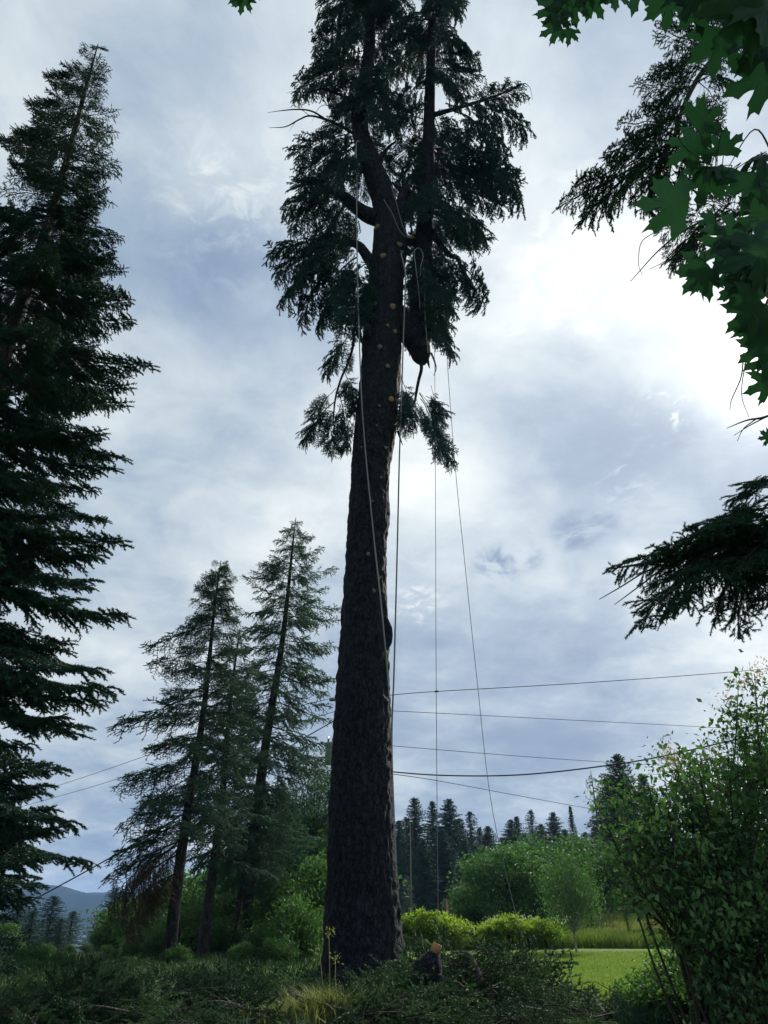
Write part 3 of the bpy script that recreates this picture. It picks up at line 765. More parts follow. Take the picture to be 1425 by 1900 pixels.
class Conifer:
    def __init__(s, name, label, bx, Yd, top, r0, bark, group=None, lean_px=None, zb=None):
        """bx: pixel x of the base at ground, top: pixel of the tip"""
        s.Y = Yd
        g0 = at_z(bx, 1800, 0.0)
        d = pix_dir(bx, 1790); x0 = d.x/d.y*Yd
        s.base = Vector((x0, Yd, gz(x0, Yd) - .1)) if zb is None else Vector((x0, Yd, zb))
        s.tip = at_y(top[0], top[1], Yd)
        s.H = s.tip.z - s.base.z
        s.root = tag(empty(name, s.base), label, 'tree', group)
        s.r0 = r0
        n = 14; f = np.linspace(0, 1, n)
        wob = rnd.uniform(0, 6)
        pts = [s.base.lerp(s.tip, float(x)) + Vector((math.sin(x*7 + wob)*.012*s.H*x*(1-x)*2, 0, 0)) for x in f]
        s.pts = pts
        rough_tube('trunk', pts, r0*(1 - f)**.85 + .012, bark, s.root, s.base, 14, 4, .07, wob)
    def at(s, z):
        f = max(0, min(1, (z - s.base.z)/s.H)); i_ = min(12, int(f*13)); return Vector(s.pts[i_]).lerp(Vector(s.pts[i_+1]), f*13 - i_)
    def bough(s, kit, root_z, tip, name='bough', sy=None):
        return put_bough(kit, s.at(root_z), tip, s.root, rnd, s.base, name, sy)
    def ring(s, n, z0, z1, radius, kl, ks, slope=(-.45, -.1), amin=0, amax=6.283, power=1.0, sy=None, name='bough', thr=1.4):
        for i_ in range(n):
            f = ((i_ + rnd.random())/n)**power; z = z0 + (z1 - z0)*f
            a = rnd.uniform(amin, amax) if amax - amin < 6 else i_*2.399 + rnd.uniform(-.35, .35)
            ln = radius(z)*rnd.uniform(.72, 1.1)
            if ln < .15: continue
            sl = rnd.uniform(*slope)
            r_ = s.at(z)
            s.bough(rnd.choice(kl if ln > thr else ks), z, r_ + Vector((math.cos(a)*ln, math.sin(a)*ln, ln*sl)), name, sy)

# tall fir whose branches fill the left edge
F1 = Conifer('fir_tree', 'tall dark fir with drooping tiered boughs and a pointed top beside the valley', -330, 12.5, (182, 82), .27, M['bark_fir'])
tipsR = [(186,88),(200,122),(188,105),(217,205),(205,235),(205,272),(202,320),(196,345),(190,375),(225,440),(210,460),(230,500),(205,545),(245,592),(200,620),(282,680),(240,715),(235,748),(190,800),(232,850),(215,870),(178,905),(130,955),(130,985),(228,1005),(190,1030),(175,1075),(232,1140),(150,1110),(130,1190),(190,1240),(212,1275),(190,1300),(155,1348),(60,1430),(80,1470),(142,1525),(85,1545),(78,1590),(60,1625),(75,1640),(40,1480),(100,1500),(30,1560),(110,1535),(50,1600),(20,1650),(60,1665),(15,1700),(40,1740),(0,1760),(70,1585),(30,1520),(90,1455),(20,1440),(120,1330),(60,1380),(30,1790)]
for tx, ty in tipsR:
    tp = at_y(tx, ty, F1.Y + rnd.uniform(-.7, .5))
    reach = (tp - F1.at(tp.z)).length
    zr = tp.z + reach*rnd.uniform(.12, .38) if tp.z < 17 else tp.z - reach*.5
    F1.bough(rnd.choice(K_FIR if reach > 1.2 else K_FIS), min(zr, F1.tip.z - .1), tp)
for tx, ty in [(85,140),(110,175),(52,190),(92,200),(30,242),(60,230),(0,262),(20,300),(45,330),(5,400),(150,100),(135,130)]:
    tp = at_y(tx, ty, F1.Y + rnd.uniform(-.6, .5)); reach = (tp - F1.at(tp.z)).length
    F1.bough(rnd.choice(K_FIR if reach > 1.2 else K_FIS), min(F1.tip.z - .1, tp.z - reach*.35), tp)
prf = lambda z: float(np.interp(z, [0, 3, 8, 14, 18, 20.5, 22.5], [3.0, 3.4, 3.0, 2.2, 1.3, .6, .12]))
F1.ring(112, 1.0, 21.3, prf, K_FIR, K_FIS, (-.42, -.05), power=.85)

# Douglas fir out of frame whose branches reach in
F2 = Conifer('fir_tree', 'fir reaching its tufted branches in beside the maple leaves', 2050, 6.6, (1700, -700), .24, M['bark_fir'], zb=-.6)
def P66(x, y, d=0.): return at_y(x, y, F2.Y + d)
def limb(pts, ra, nm='limb', tree=F2, mat='twig', dd=0.):
    rough_tube(nm, [P66(x, y, dd) for x, y in pts], ra, M[mat], tree.root, tree.base, 8, 6, .10, rnd.random()*9)
limb([(1690, -260), (1560, -120), (1400, 25), (1335, 95), (1292, 150), (1262, 215), (1250, 262)], (.07, .065, .05, .042, .036, .030, .022))
limb([(1250, 255), (1215, 285), (1150, 325), (1095, 352), (1045, 380)], (.022, .018, .014, .010, .005))
limb([(1800, 200), (1600, 300), (1480, 355), (1400, 392), (1330, 402), (1275, 425), (1225, 462), (1170, 522)], (.06, .05, .035, .026, .018, .013, .009, .004))
limb([(1350, 400), (1280, 440), (1240, 480), (1205, 500)], (.012, .008, .006, .003))
limb([(1480, 355), (1440, 300), (1400, 240), (1340, 330)], (.02, .014, .01, .004))
limb([(1950, 800), (1700, 880), (1500, 945), (1425, 985), (1330, 1015), (1230, 1040), (1128, 1056)], (.08, .07, .05, .042, .03, .02, .006))
limb([(1330, 1015), (1240, 1050), (1190, 1085), (1140, 1122)], (.012, .009, .007, .003), 'dead_branch')
limb([(1300, 1025), (1210, 1055), (1150, 1090), (1112, 1112)], (.010, .008, .006, .003), 'dead_branch')
limb([(1700, 640), (1500, 740), (1425, 772), (1385, 780), (1348, 795)], (.035, .025, .014, .009, .003), 'dead_branch')
limb([(1425, 772), (1390, 790), (1362, 808)], (.009, .006, .002), 'dead_branch')
limb([(1405, 776), (1380, 795), (1368, 818)], (.007, .005, .002), 'dead_branch')
limb([(1380, 655), (1375, 700), (1358, 740), (1354, 760)], (.008, .007, .005, .002), 'dead_branch')
limb([(1385, 660), (1376, 730), (1390, 775)], (.007, .005, .002), 'dead_branch')
limb([(1216, 430), (1190, 450), (1185, 490), (1192, 510)], (.006, .005, .004, .002), 'dead_branch')
for rx, ry, tx, ty in [(1335,95,1218,52),(1345,85,1240,25),(1310,130,1214,132),(1290,150,1206,128),(1280,180,1178,152),(1272,195,1190,205),(1262,215,1145,232),(1258,235,1165,262),(1252,258,1120,285),(1240,268,1128,322),
    (1215,285,1060,350),(1150,325,1036,383),(1180,308,1075,415),(1215,285,1120,395),(1255,250,1195,395),(1262,240,1235,400),(1300,140,1375,158),(1292,150,1345,215),(1275,190,1340,260),(1270,200,1310,300),(1320,110,1390,110),
    (1250,262,1215,345),(1340,90,1300,60),(1400,25,1290,15),(1420,5,1330,-40),(1360,70,1400,60),(1500,-60,1390,-90),(1285,165,1225,190),(1268,210,1215,245),(1262,225,1290,330),
    (1330,402,1215,432),(1350,400,1265,470),(1300,415,1250,500),(1400,392,1330,460),(1440,372,1380,440),(1375,398,1300,360),(1260,440,1235,480),(1425,380,1400,310),(1420,385,1385,340),
    (1470,350,1405,290),(1480,1000,1390,1030)]:
    r0_ = P66(rx, ry, rnd.uniform(-.1, .1)); t0_ = P66(tx, ty, rnd.uniform(-.45, .35))
    put_bough(rnd.choice(K_DON), r0_, t0_, F2.root, rnd, F2.base)
for rx, ry, tx, ty in [(1425,905,1352,930),(1450,890,1380,905),(1440,940,1300,985),(1425,960,1290,1000),(1425,985,1208,1030),(1330,1015,1125,1056),(1380,1000,1195,1052),(1350,1010,1250,1075),(1330,1020,1185,1165),(1300,1025,1200,1110),(1310,1025,1225,1155),(1345,1015,1260,1130),
    (1400,995,1370,1185),(1390,1000,1325,1160),(1425,1000,1395,1120),(1440,990,1420,1130),(1400,1000,1345,1090),(1380,1005,1300,1100),(1430,985,1330,1040),(1450,970,1350,1000),(1430,960,1345,965),(1500,945,1400,1060),(1480,950,1440,1130),(1425,985,1310,1015),(1440,975,1370,960),(1425,985,1300,1060),(1410,990,1280,1040),(1460,960,1400,1000),(1440,985,1370,1060),(1340,1015,1275,1010),(1420,990,1425,1090)]:
    r0_ = P66(rx, ry, rnd.uniform(-.1, .1)); t0_ = P66(tx, ty, rnd.uniform(-.5, .4))
    put_bough(rnd.choice(K_DON), r0_, t0_, F2.root, rnd, F2.base)

# leaning larch
F3 = Conifer('larch_tree', 'scraggly larch with spiky upturned twigs and bare lower trunk', 312, 24.5, (410, 1040), .17, M['bark_larch'])
for tx, ty, kz in [(365,1090,.1),(440,1075,.1),(448,1130,.2),(350,1160,.2),(268,1200,.3),(275,1232,.3),(330,1165,.2),(212,1345,.35),(300,1300,.3),(270,1390,.3),(215,1460,.3),(222,1535,.4),(250,1500,.3),(205,1590,.45),(195,1630,.5),(240,1560,.4),(225,1610,.4),(440,1250,.2),(450,1330,.2),(460,1400,.3),(430,1470,.3),(450,1540,.3),(285,1440,.3),(300,1250,.2),(290,1350,.3),(455,1180,.2),(430,1110,.1),(380,1075,.05),(430,1060,.05)]:
    tp = at_y(tx, ty, F3.Y + rnd.uniform(-.7, .7)); reach = (tp - F3.at(tp.z)).length
    F3.bough(rnd.choice(K_LAR), min(F3.tip.z - .1, tp.z + reach*kz), tp)
F3.ring(22, F3.tip.z - 2.2, F3.tip.z - .05, lambda z: .25 + .28*(F3.tip.z - z), K_LAR, K_LAR, (-.1, .5))
F3.ring(54, 3.0, F3.tip.z - .2, lambda z: float(np.interp(z, [3, 5, 9, F3.tip.z], [1.7, 2.0, 1.5, .25])), K_LAR, K_LAR, (-.35, .15), power=.9)
for tx, ty in [(215,1700),(230,1730),(200,1680),(260,1700),(240,1665),(225,1645),(270,1670)]:
    tp = at_y(tx, ty, F3.Y + rnd.uniform(-.8, .5)); F3.bough(rnd.choice(K_DED), tp.z + rnd.uniform(1.0, 1.7), tp, 'dead_bough')

# Douglas firs behind the larch
F4 = Conifer('douglas_fir', 'tallest fir of the clump behind the larch, airy tapering crown', 446, 30.0, (549, 960), .25, M['bark_fir'])
for tx, ty, kz in [(450,1070,-.1),(500,1030,-.2),(600,1015,-.2),(625,1055,-.2),(480,1045,-.2),(632,1130,.0),(610,1090,-.1),(580,1000,-.2),(520,985,-.2),(440,1170,.1),(625,1200,.1),(620,1260,.15),(630,1150,0),(470,1110,0),(615,1310,.2),(605,1420,.3)]:
    tp = at_y(tx, ty, F4.Y + rnd.uniform(-.8, .8)); reach = (tp - F4.at(tp.z)).length
    F4.bough(rnd.choice(K_DOU), min(F4.tip.z - .05, tp.z + reach*kz), tp)
F4.ring(104, 3.2, F4.tip.z - .15, lambda z: float(np.interp(z, [4, 7, 12, 15, F4.tip.z], [2.6, 2.7, 2.0, 1.4, .2])), K_DOU, K_DOU, (-.45, .10), power=1.0)
F5 = Conifer('douglas_fir', 'slender dark fir growing between the larch and the tallest fir', 374, 27.0, (445, 1165), .17, M['bark_fir'])
F5.ring(64, 2.8, F5.tip.z - .1, lambda z: float(np.interp(z, [3, 6, 9, F5.tip.z], [1.7, 1.8, 1.3, .2])), K_DOU, K_DOU, (-.5, -.05))
F6 = Conifer('douglas_fir', 'thin low fir pressed against the tallest fir trunk', 428, 29.0, (480, 1440), .12, M['bark_fir'])
F6.ring(36, 2.2, F6.tip.z - .1, lambda z: float(np.interp(z, [2, 5, F6.tip.z], [1.5, 1.4, .2])), K_DOU, K_DOU, (-.5, -.1))

# ------------------------------------------------------------------ maple overhead
HALF = [(0, 1.0), (.045, .90), (.075, .84), (.15, .80), (.125, .70), (.13, .60), (.16, .52), (.27, .62), (.31, .70), (.37, .66), (.53, .74), (.50, .63), (.515, .56), (.60, .50), (.50, .43), (.40, .37), (.34, .29), (.42, .27), (.50, .25), (.63, .20), (.52, .12), (.47, .06), (.43, -.03), (.33, .02), (.22, .03), (.10, .0), (.03, .01)]
outl = HALF + [(-x, y) for x, y in HALF[::-1] if x > 0]
def maple_mesh(i_, curl):
    r_ = random.Random(70 + i_)
    pts = [(x*(1 + .10*math.sin(y*9 + i_)), y*(1 + .06*math.sin(x*8 + i_*2))) for x, y in outl]
    z = lambda x, y: -curl*(x*x*1.1 + (y - .3)**2*.55) + .035*math.sin(x*9 + i_)*math.cos(y*7)
    n_ = len(pts); ctr = (0., .30)
    Vv = [(*ctr, z(*ctr))] + [(ctr[0] + (x-ctr[0])*.5, ctr[1] + (y-ctr[1])*.5, z(ctr[0] + (x-ctr[0])*.5, ctr[1] + (y-ctr[1])*.5)) for x, y in pts] + [(x, y, z(x, y)) for x, y in pts]
    T = [(0, 1 + k, 1 + (k+1) % n_) for k in range(n_)]
    Q = [(1 + k, 1 + n_ + k, 1 + n_ + (k+1) % n_, 1 + (k+1) % n_) for k in range(n_)]
    return mesh_data('maple_leaf_%d' % i_, np.array(Vv), [np.array(Q), np.array(T)], M['maple'], True)
MAPLE = [maple_mesh(i_, c) for i_, c in enumerate((.12, .3, .55, -.2))] + [maple_mesh(9, 1.6)]
mroot = Vector((3.3, -.6, -.45))
maple = tag(empty('maple_tree', mroot), 'maple whose large lobed leaves hang in close overhead', 'tree')
rough_tube('trunk', [mroot, mroot + Vector((-.05, .1, 1.5)), mroot + Vector((-.1, .2, 3.2)), mroot + Vector((.0, .3, 5.0)), mroot + Vector((.1, .2, 7.0))], (.26, .2, .17, .13, .05), M['bark_fir'], maple, mroot, 16, 6, .08)
limbs = [[(2300, -900, 3.6), (1900, -350, 3.1), (1640, 40, 2.7), (1480, 260, 2.5), (1390, 335, 2.45), (1330, 352, 2.4)],
         [(2200, -200, 3.4), (1850, 180, 2.9), (1600, 430, 2.5), (1460, 480, 2.4), (1390, 470, 2.35), (1340, 480, 2.3)],
         [(1900, -350, 3.1), (1640, -240, 2.7), (1400, -60, 2.4), (1250, -30, 2.35), (1120, -25, 2.3), (1060, -8, 2.3)],
         [(1600, 430, 2.5), (1500, 560, 2.4), (1430, 610, 2.3), (1415, 660, 2.3), (1425, 720, 2.25)],
         [(1640, -240, 2.7), (1300, -280, 2.6), (900, -260, 2.5), (620, -160, 2.4), (480, -60, 2.4)],
         [(1640, 40, 2.7), (1520, 60, 2.5), (1430, 90, 2.45), (1380, 130, 2.4)]]
LP = []
for L_ in limbs:
    pts = [at_d(*p) for p in L_]
    if L_ in (limbs[0], limbs[1]): pts = [mroot + Vector((0, .3, 4.6 if L_ is limbs[0] else 3.8))] + pts
    ra = np.linspace(.035, .004, len(pts))
    rough_tube('limb', pts, ra, M['twig'], maple, mroot, 8, 6, .08)
    LP += [Vector(p) for p in catmull(pts, 6)]
leaves = [(1234,379,104,172,2.15,0),(1311,219,80,35,2.2,0),(1275,277,76,212,2.25,1),(1345,264,58,85,2.3,2),(1309,343,78,255,2.3,1),(1314,409,40,200,2.6,0),(1312,308,50,190,2.3,4),(1405,288,62,210,2.25,4),(1392,352,80,250,2.2,1),(1410,405,98,200,2.2,0),
 (1399,150,112,205,2.1,0),(1240,12,82,268,2.2,0),(1370,38,140,240,2.0,1),(1330,92,95,265,2.15,0),(1390,75,125,190,2.1,0),(1420,25,120,260,2.0,1),(1300,20,90,280,2.15,0),(1290,-10,100,250,2.1,1),(1340,0,110,220,2.1,0),
 (1018,10,54,150,2.3,0),(1024,55,46,205,2.3,0),(1056,66,34,262,2.35,1),(1064,20,56,285,2.3,0),(1105,8,56,300,2.3,0),(1040,-15,60,120,2.3,1),(1085,-10,60,250,2.3,0),(1140,-6,60,270,2.3,0),(1180,-12,70,260,2.3,1),(1035,32,46,250,2.3,2),
 (1292,512,78,235,2.15,0),(1314,524,62,282,2.2,1),(1330,465,72,205,2.2,1),(1355,444,84,215,2.2,2),(1370,500,92,240,2.15,0),(1366,545,66,262,2.15,0),(1400,470,112,200,2.1,1),(1415,520,92,250,2.15,0),(1395,530,90,270,2.2,1),
 (1385,583,92,225,2.05,0),(1405,650,76,215,2.1,0),(1415,715,64,205,2.1,1),(1421,812,30,190,2.2,0),(1420,600,90,260,2.1,0),(1402,618,70,250,2.15,1),(1430,680,70,240,2.15,2),
 (450,6,38,255,2.4,0),(462,-20,46,200,2.4,1),(500,-30,44,280,2.4,0),(435,-14,40,180,2.4,0),
 (1350,330,60,230,2.35,2),(1330,310,46,290,2.4,4),(1420,330,70,170,2.3,1)]
for k_ in range(46):
    e = rnd.random()
    if e < .6: leaves.append((rnd.uniform(1500, 1760), rnd.uniform(-150, 760), rnd.uniform(60, 120), rnd.uniform(180, 290), rnd.uniform(2.1, 2.7), rnd.randrange(4)))
    else: leaves.append((rnd.uniform(430, 1450), rnd.uniform(-330, -60), rnd.uniform(50, 90), rnd.uniform(180, 290), rnd.uniform(2.3, 2.6), rnd.randrange(4)))
cr = Vector((1, 0, 0)); cu = Vector((0, -math.sin(TILT), math.cos(TILT))); cf = Vector((0, math.cos(TILT), math.sin(TILT)))
for px, py, sz, ang, dep, kind in leaves:
    c = at_d(px, py, dep); ln = sz*dep/FPX/1.02
    a = R(ang); tipd = cr*math.cos(a) + cu*math.sin(a)
    nrm = (-cf + Vector((rnd.uniform(-.35, .35), 0, rnd.uniform(-.35, .35)))).normalized()
    if kind == 4: nrm = (nrm*.35 + cu*.9).normalized()
    tipd = (tipd - nrm*tipd.dot(nrm)).normalized()
    x = tipd.cross(nrm)
    Mx = Matrix((x, tipd, nrm)).transposed().to_4x4()
    p0 = c - tipd*ln*.42
    o = bpy.data.objects.new('leaf', MAPLE[kind]); o.parent = maple
    o.matrix_local = Matrix.Translation(p0 - mroot) @ Mx @ Matrix.Scale(ln, 4); COL.objects.link(o)
    near = min(LP, key=lambda p: (p - p0).length)
    g = Geo(); mid = p0 - tipd*min(.06, (near - p0).length*.4)
    g.tube(catmull([p0, mid, mid.lerp(near, .55) + Vector((0, 0, .02)), near], 4), .0016, 4, False, mroot)
    link('petiole', g.mesh('petiole', M['twig']), maple)

# ------------------------------------------------------------------ leafy plants
def leaf_faces(C, size, rng, down=.35, aspect=.52, n_dir=None):
    """folded four-point leaves at points C"""
    n = len(C)
    d = rng.randn(n, 3); d[:, 2] -= down*1.5; d /= np.linalg.norm(d, axis=1)[:, None]
    nr = rng.randn(n, 3)*.8; nr[:, 2] += .9; s = np.cross(d, nr); s /= np.linalg.norm(s, axis=1)[:, None] + 1e-9
    u = np.cross(s, d); L = size*(.45 + .85*rng.rand(n)**1.2)[:, None]
    b_ = C; tip = C + d*L; mid = C + d*L*.45
    l = mid + s*L*aspect*.5 + u*L*.10; r_ = mid - s*L*aspect*.5 + u*L*.10
    V_ = np.stack([b_, l, tip, r_], 1).reshape(-1, 3)
    k_ = np.arange(n)[:, None]*4
    T = np.concatenate([k_ + np.array([[0, 1, 2]]), k_ + np.array([[0, 2, 3]])], 0)
    return V_, T

def leafy(seed, H, trunk_h, rx, rz, n_clump, per, lsize, clump_r, bark, leafmat, r0=.08, stems=1, zc=None, flat=.6, spread=.25, down=.35, shell=.55):
    """trunk, branches and crown meshes, base at the origin"""
    rng = np.random.RandomState(seed)
    zc = zc if zc is not None else H - rz
    tr = Geo(); br = Geo(); cen = []
    while len(cen) < n_clump:
        p = rng.uniform(-1, 1, 3); q = np.linalg.norm(p)
        if q > 1 or q < shell*rng.rand(): continue
        p = p*(1 + .15*rng.randn())
        cen.append(np.array([p[0]*rx, p[1]*rx, zc + p[2]*rz]))
    cen = np.array(cen)
    roots = []
    for s in range(stems):
        a = rng.rand()*6.28; off = np.array([math.cos(a), math.sin(a), 0])*(spread if stems > 1 else 0)
        top = np.array([off[0]*2.2 + rng.randn()*.06, off[1]*2.2 + rng.randn()*.06, zc + rz*.45])
        c_ = catmull([off*.5 + [0, 0, -.1], off*1.1 + [0, 0, trunk_h*.6], off*1.6 + [rng.randn()*.05, rng.randn()*.05, trunk_h*1.1], top], 5)
        tr.tube(c_, np.linspace(r0, r0*.25, len(c_)), 8, True); roots.append(c_)
    for c in cen:
        R_ = roots[rng.randint(stems)]; k0 = R_[min(len(R_)-1, int(len(R_)*(.35 + .5*rng.rand())))]
        m1 = k0*.5 + c*.5 + np.array([0, 0, .10*rz])
        br.tube(catmull([k0, m1, c], 4), np.linspace(r0*.30, .006, 9), 4, False)
        for q_ in range(3):
            e = c + rng.randn(3)*clump_r*.8
            br.tube([c, e], [.006, .002], 3, False)
    pts = np.repeat(cen, per, 0) + rng.randn(n_clump*per, 3)*clump_r*np.array([1, 1, flat])
    pts[:, 2] = np.maximum(pts[:, 2], .05)
    V_, T = leaf_faces(pts, lsize, rng, down)
    return tr.mesh('trunk', bark), br.mesh('branches', bark), mesh_data('crown', V_, T, leafmat)

def plant(name, meshes, loc, label, cat, group=None, s=1.0, rz=None, sq=1.0, names=('trunk', 'branches', 'crown')):
    e = tag(empty(name, loc), label, cat, group)
    e.scale = (s*sq, s*sq, s); e.rotation_euler.z = rnd.uniform(0, 6.28) if rz is None else rz
    for nm, me in zip(names, meshes): link(nm, me, e)
    return e

def ground_pt(px, Yd, dz=0.0):
    d = pix_dir(px, 1760); x = d.x/d.y*Yd
    return Vector((x, Yd, gz(x, Yd) + dz))
def zt(py, Yd): return at_y(700, py, Yd).z

# orchard trees, birch and vines beyond the lawn
A1 = leafy(1, 5.0, 1.2, 2.3, 2.0, 95, 130, .21, .36, M['bark_brown'], M['apple'], .12)
A2 = leafy(2, 4.8, 1.1, 2.1, 1.9, 85, 130, .21, .36, M['bark_brown'], M['apple'], .11)
p = ground_pt(948, 46); plant('orchard_tree', A1, p, 'rounded dark green tree behind the clipped vine row', 'tree', None, (zt(1572, 46) - p.z)/5.0, .3, 1.15)
p = ground_pt(1015, 52); plant('orchard_tree', A2, p, 'rounded green tree behind the white-stemmed birch', 'tree', None, (zt(1552, 52) - p.z)/4.8, 1.3, 1.25)
p = ground_pt(885, 50); plant('orchard_tree', A2, p, 'low dark tree beside the wooden posts', 'tree', None, (zt(1640, 50) - p.z)/4.8, 2.3, 1.2)
p = ground_pt(1105, 50); plant('orchard_tree', A1, p, 'bushy tree standing uphill of the birch', 'tree', None, (zt(1560, 50) - p.z)/5.0, 4.0, 1.1)
for px, Yd, py, lab in ((1330, 42, 1560, 'leafy tree behind the big shrub\'s stems'), (1420, 38, 1540, 'leafy tree past the far side of the big shrub'), (1275, 58, 1600, 'leafy tree on the slope behind the big shrub')):
    p = ground_pt(px, Yd); plant('orchard_tree', A1, p, lab, 'tree', None, (zt(py, Yd) - p.z)/5.0, None, 1.25)
BI = leafy(5, 4.2, 1.0, 1.35, 1.7, 75, 120, .115, .28, M['bark_pale'], M['birch'], .055, zc=2.5, flat=1.3, down=.9)
p = ground_pt(1069, 30.5); plant('birch_tree', BI, p, 'young weeping birch with slim white stem at the lawn edge', 'tree', None, (zt(1575, 30.5) - p.z)/4.2, .4, 1.0)
for px, Yd, sc, lab in ((1170, 36, .62, 'light green sapling between the birch and the big shrub'), (1210, 40, .66, 'thin sapling in front of the sunlit slope')):
    p = ground_pt(px, Yd); plant('sapling', leafy(30 + px, 4.2, 1.0, 1.1, 1.6, 40, 70, .09, .26, M['bark_brown'], M['birch'], .04, zc=2.4), p, lab, 'sapling', None, sc, None, .7)
VN = leafy(7, 1.55, .6, 1.0, .46, 40, 110, .17, .19, M['bark_brown'], M['vine'], .05, stems=3, zc=1.10, spread=.22, down=.6)
VM = leafy(8, 1.55, .6, 1.0, .46, 40, 110, .17, .19, M['bark_brown'], M['vine'], .05, stems=3, zc=1.10, spread=.22, down=.6)
def vine(px, Yd, py, meshes, lab, sq=1.0):
    p = ground_pt(px, Yd); return plant('grape_vine', meshes, p, lab, 'vine', 'grape vines along the lawn', (zt(py, Yd) - p.z)/1.60, None, sq)
for px, py in ((762, 1706), (805, 1694), (845, 1708)):
    vine(px, 33.0, py, VN if px != 805 else VM, 'bright yellow-green vine between the big trunk and the wooden posts', 1.15)
for px, py in ((912, 1712), (950, 1702), (985, 1712), (1018, 1708)):
    vine(px, 33.5, py, VM if px != 950 else VN, 'bright yellow-green vine in the clipped row before the orchard tree', .95)
def post(px, top, Yd, r_, lab):
    p = ground_pt(px, Yd); h = zt(top, Yd) - p.z
    g = Geo(); g.tube([(0, 0, -.2), (0, 0, h*.5), (.01, 0, h - .02), (.01, 0, h)], [r_, r_*.97, r_*.95, r_*.8], 10)
    tag(link('fence_post', g.mesh('fence_post', M['post']), None, p), lab, 'post')
post(829, 1668, 37, .085, 'tall weathered wooden post behind the vines')
post(834, 1678, 37.6, .04, 'thin stake next to the tall wooden post')

# ------------------------------------------------------------------ distant conifers
def far_conifer(seed, H, rad, nb, mat, bare=.12, power=1.0, size=1.0, slope=(-.5, .1)):
    """a whole small conifer: trunk, and a crown of sprays along nb spirally set branches"""
    rng = np.random.RandomState(seed); tr = Geo()
    tr.tube([(0, 0, -.3), (0, 0, H*.5), (0, 0, H)], [H*.014, H*.009, .02], 7)
    B, Dv, Ln = [], [], []
    lop = rng.rand()*6.28
    for k_ in range(nb):
        f = ((k_ + rng.rand())/nb)**.85; z = H*(bare + (1 - bare)*f)
        a = k_*2.399 + rng.randn()*.3
        r_ = rad*((1 - f)**power*(1 + .18*math.cos(a - lop)) + .035)*(.55 + .6*rng.rand())
        sl = slope[0]*(1 - f) + slope[1] + .35*f + rng.randn()*.10
        d = np.array([math.cos(a), math.sin(a), sl])
        for q_ in np.linspace(.05, .95, max(3, int(r_/.24))):
            p_ = np.array([0, 0, z]) + d*r_*q_ + np.array([0, 0, -.10*r_*q_*q_])
            w_ = min(.7, r_*.36*(1.15 - q_) + .14)
            for sgn in (-1, 1, 0):
                e = d*(.8 if sgn else 1) + sgn*np.array([-math.sin(a), math.cos(a), 0])*.8 + np.array([0, 0, -.22 + .3*rng.randn()])
                e /= np.linalg.norm(e); B.append(p_); Dv.append(e); Ln.append(w_*(.6 + .6*rng.rand()))
    for q_ in range(6):
        B.append(np.array([0, 0, H - .12*q_])); e = np.array([rng.randn()*.25, rng.randn()*.25, 1]); Dv.append(e/np.linalg.norm(e)); Ln.append(.25)
    B, Dv, Ln = np.array(B), np.array(Dv), np.array(Ln)
    V1, T1 = needles_on(B, Dv, Ln, rng, 22/size, .15*size, .07*size, 1.0)
    return tr.mesh('trunk', M['bark_fir']), mesh_data('crown', V1, T1, mat)
FC = [far_conifer(1, 15, 3.6, 330, M['farconifer'], .05, .72, 1.3), far_conifer(2, 15, 2.9, 330, M['farconifer'], .04, .62, 1.3), far_conifer(3, 15, 4.2, 330, M['farconifer'], .05, .68, 1.3), far_conifer(4, 15, 3.0, 180, M['farconifer'], .10, .75, 1.3)]
FS = far_conifer(6, 11, 1.5, 240, M['farconifer'], .04, .9)
FG = far_conifer(8, 9, 2.6, 180, M['graypine'], .02, .55)
def far_tree(px, py, Yd, k_, lab, sq=1.0, group='distant conifers beyond the lawn', H=15., name='conifer', meshes=None):
    p = ground_pt(px, Yd); me = meshes or FC[k_]
    if meshes is None: sq *= rnd.uniform(1.5, 2.2)
    return plant(name, me, p, lab, 'tree', group, (zt(py, Yd) - p.z)/H, None, sq, ('trunk', 'crown'))
gl_ = 'dark conifer in the distant treeline beyond the vines'
for px, py, Yd, k_, sq in [(742,1524,112,0,.8),(757,1518,120,3,.9),(774,1482,108,1,.85),(790,1560,100,2,.8),(810,1488,112,1,.62),(826,1540,104,0,.8),(843,1484,108,2,.82),(862,1520,116,0,.8),(884,1507,118,3,.9),(901,1537,122,1,.7),(918,1534,114,0,.72),(730,1560,105,2,.8),(870,1560,100,0,.9),(905,1570,100,2,.8)]:
    far_tree(px, py, Yd, k_, gl_, sq)
gm_ = 'dark conifer in the distant treeline above the orchard trees'
for px, py, Yd, k_, sq in [(965,1522,116,2,.8),(976,1516,122,1,.6),(1006,1504,118,3,.9),(1024,1530,112,0,.8),(1050,1508,110,2,.7),(1110,1545,112,0,.9),(945,1555,118,0,.9),(990,1548,108,0,.8),(1070,1540,112,2,.8),(1130,1535,116,1,.8)]:
    far_tree(px, py, Yd, k_, gm_, sq, 'distant conifers above the orchard')
far_tree(1086, 1497, 95, 0, 'narrow dark spire of spruce rising over the birch', 1.0, None, 11., 'spruce_tree', FS)
far_tree(757, 1625, 80, 0, 'pale grey-green bushy conifer next to the big trunk', .8, None, 9., 'conifer', FG)
far_tree(1194, 1402, 62, 2, 'dark conifer rising behind the big leafy shrub', .78, None)
far_tree(1165, 1445, 66, 0, 'smaller conifer between the dead snag and the dark conifer', .75, None)
far_tree(1240, 1440, 70, 1, 'conifer half hidden behind the big leafy shrub', .8, None)
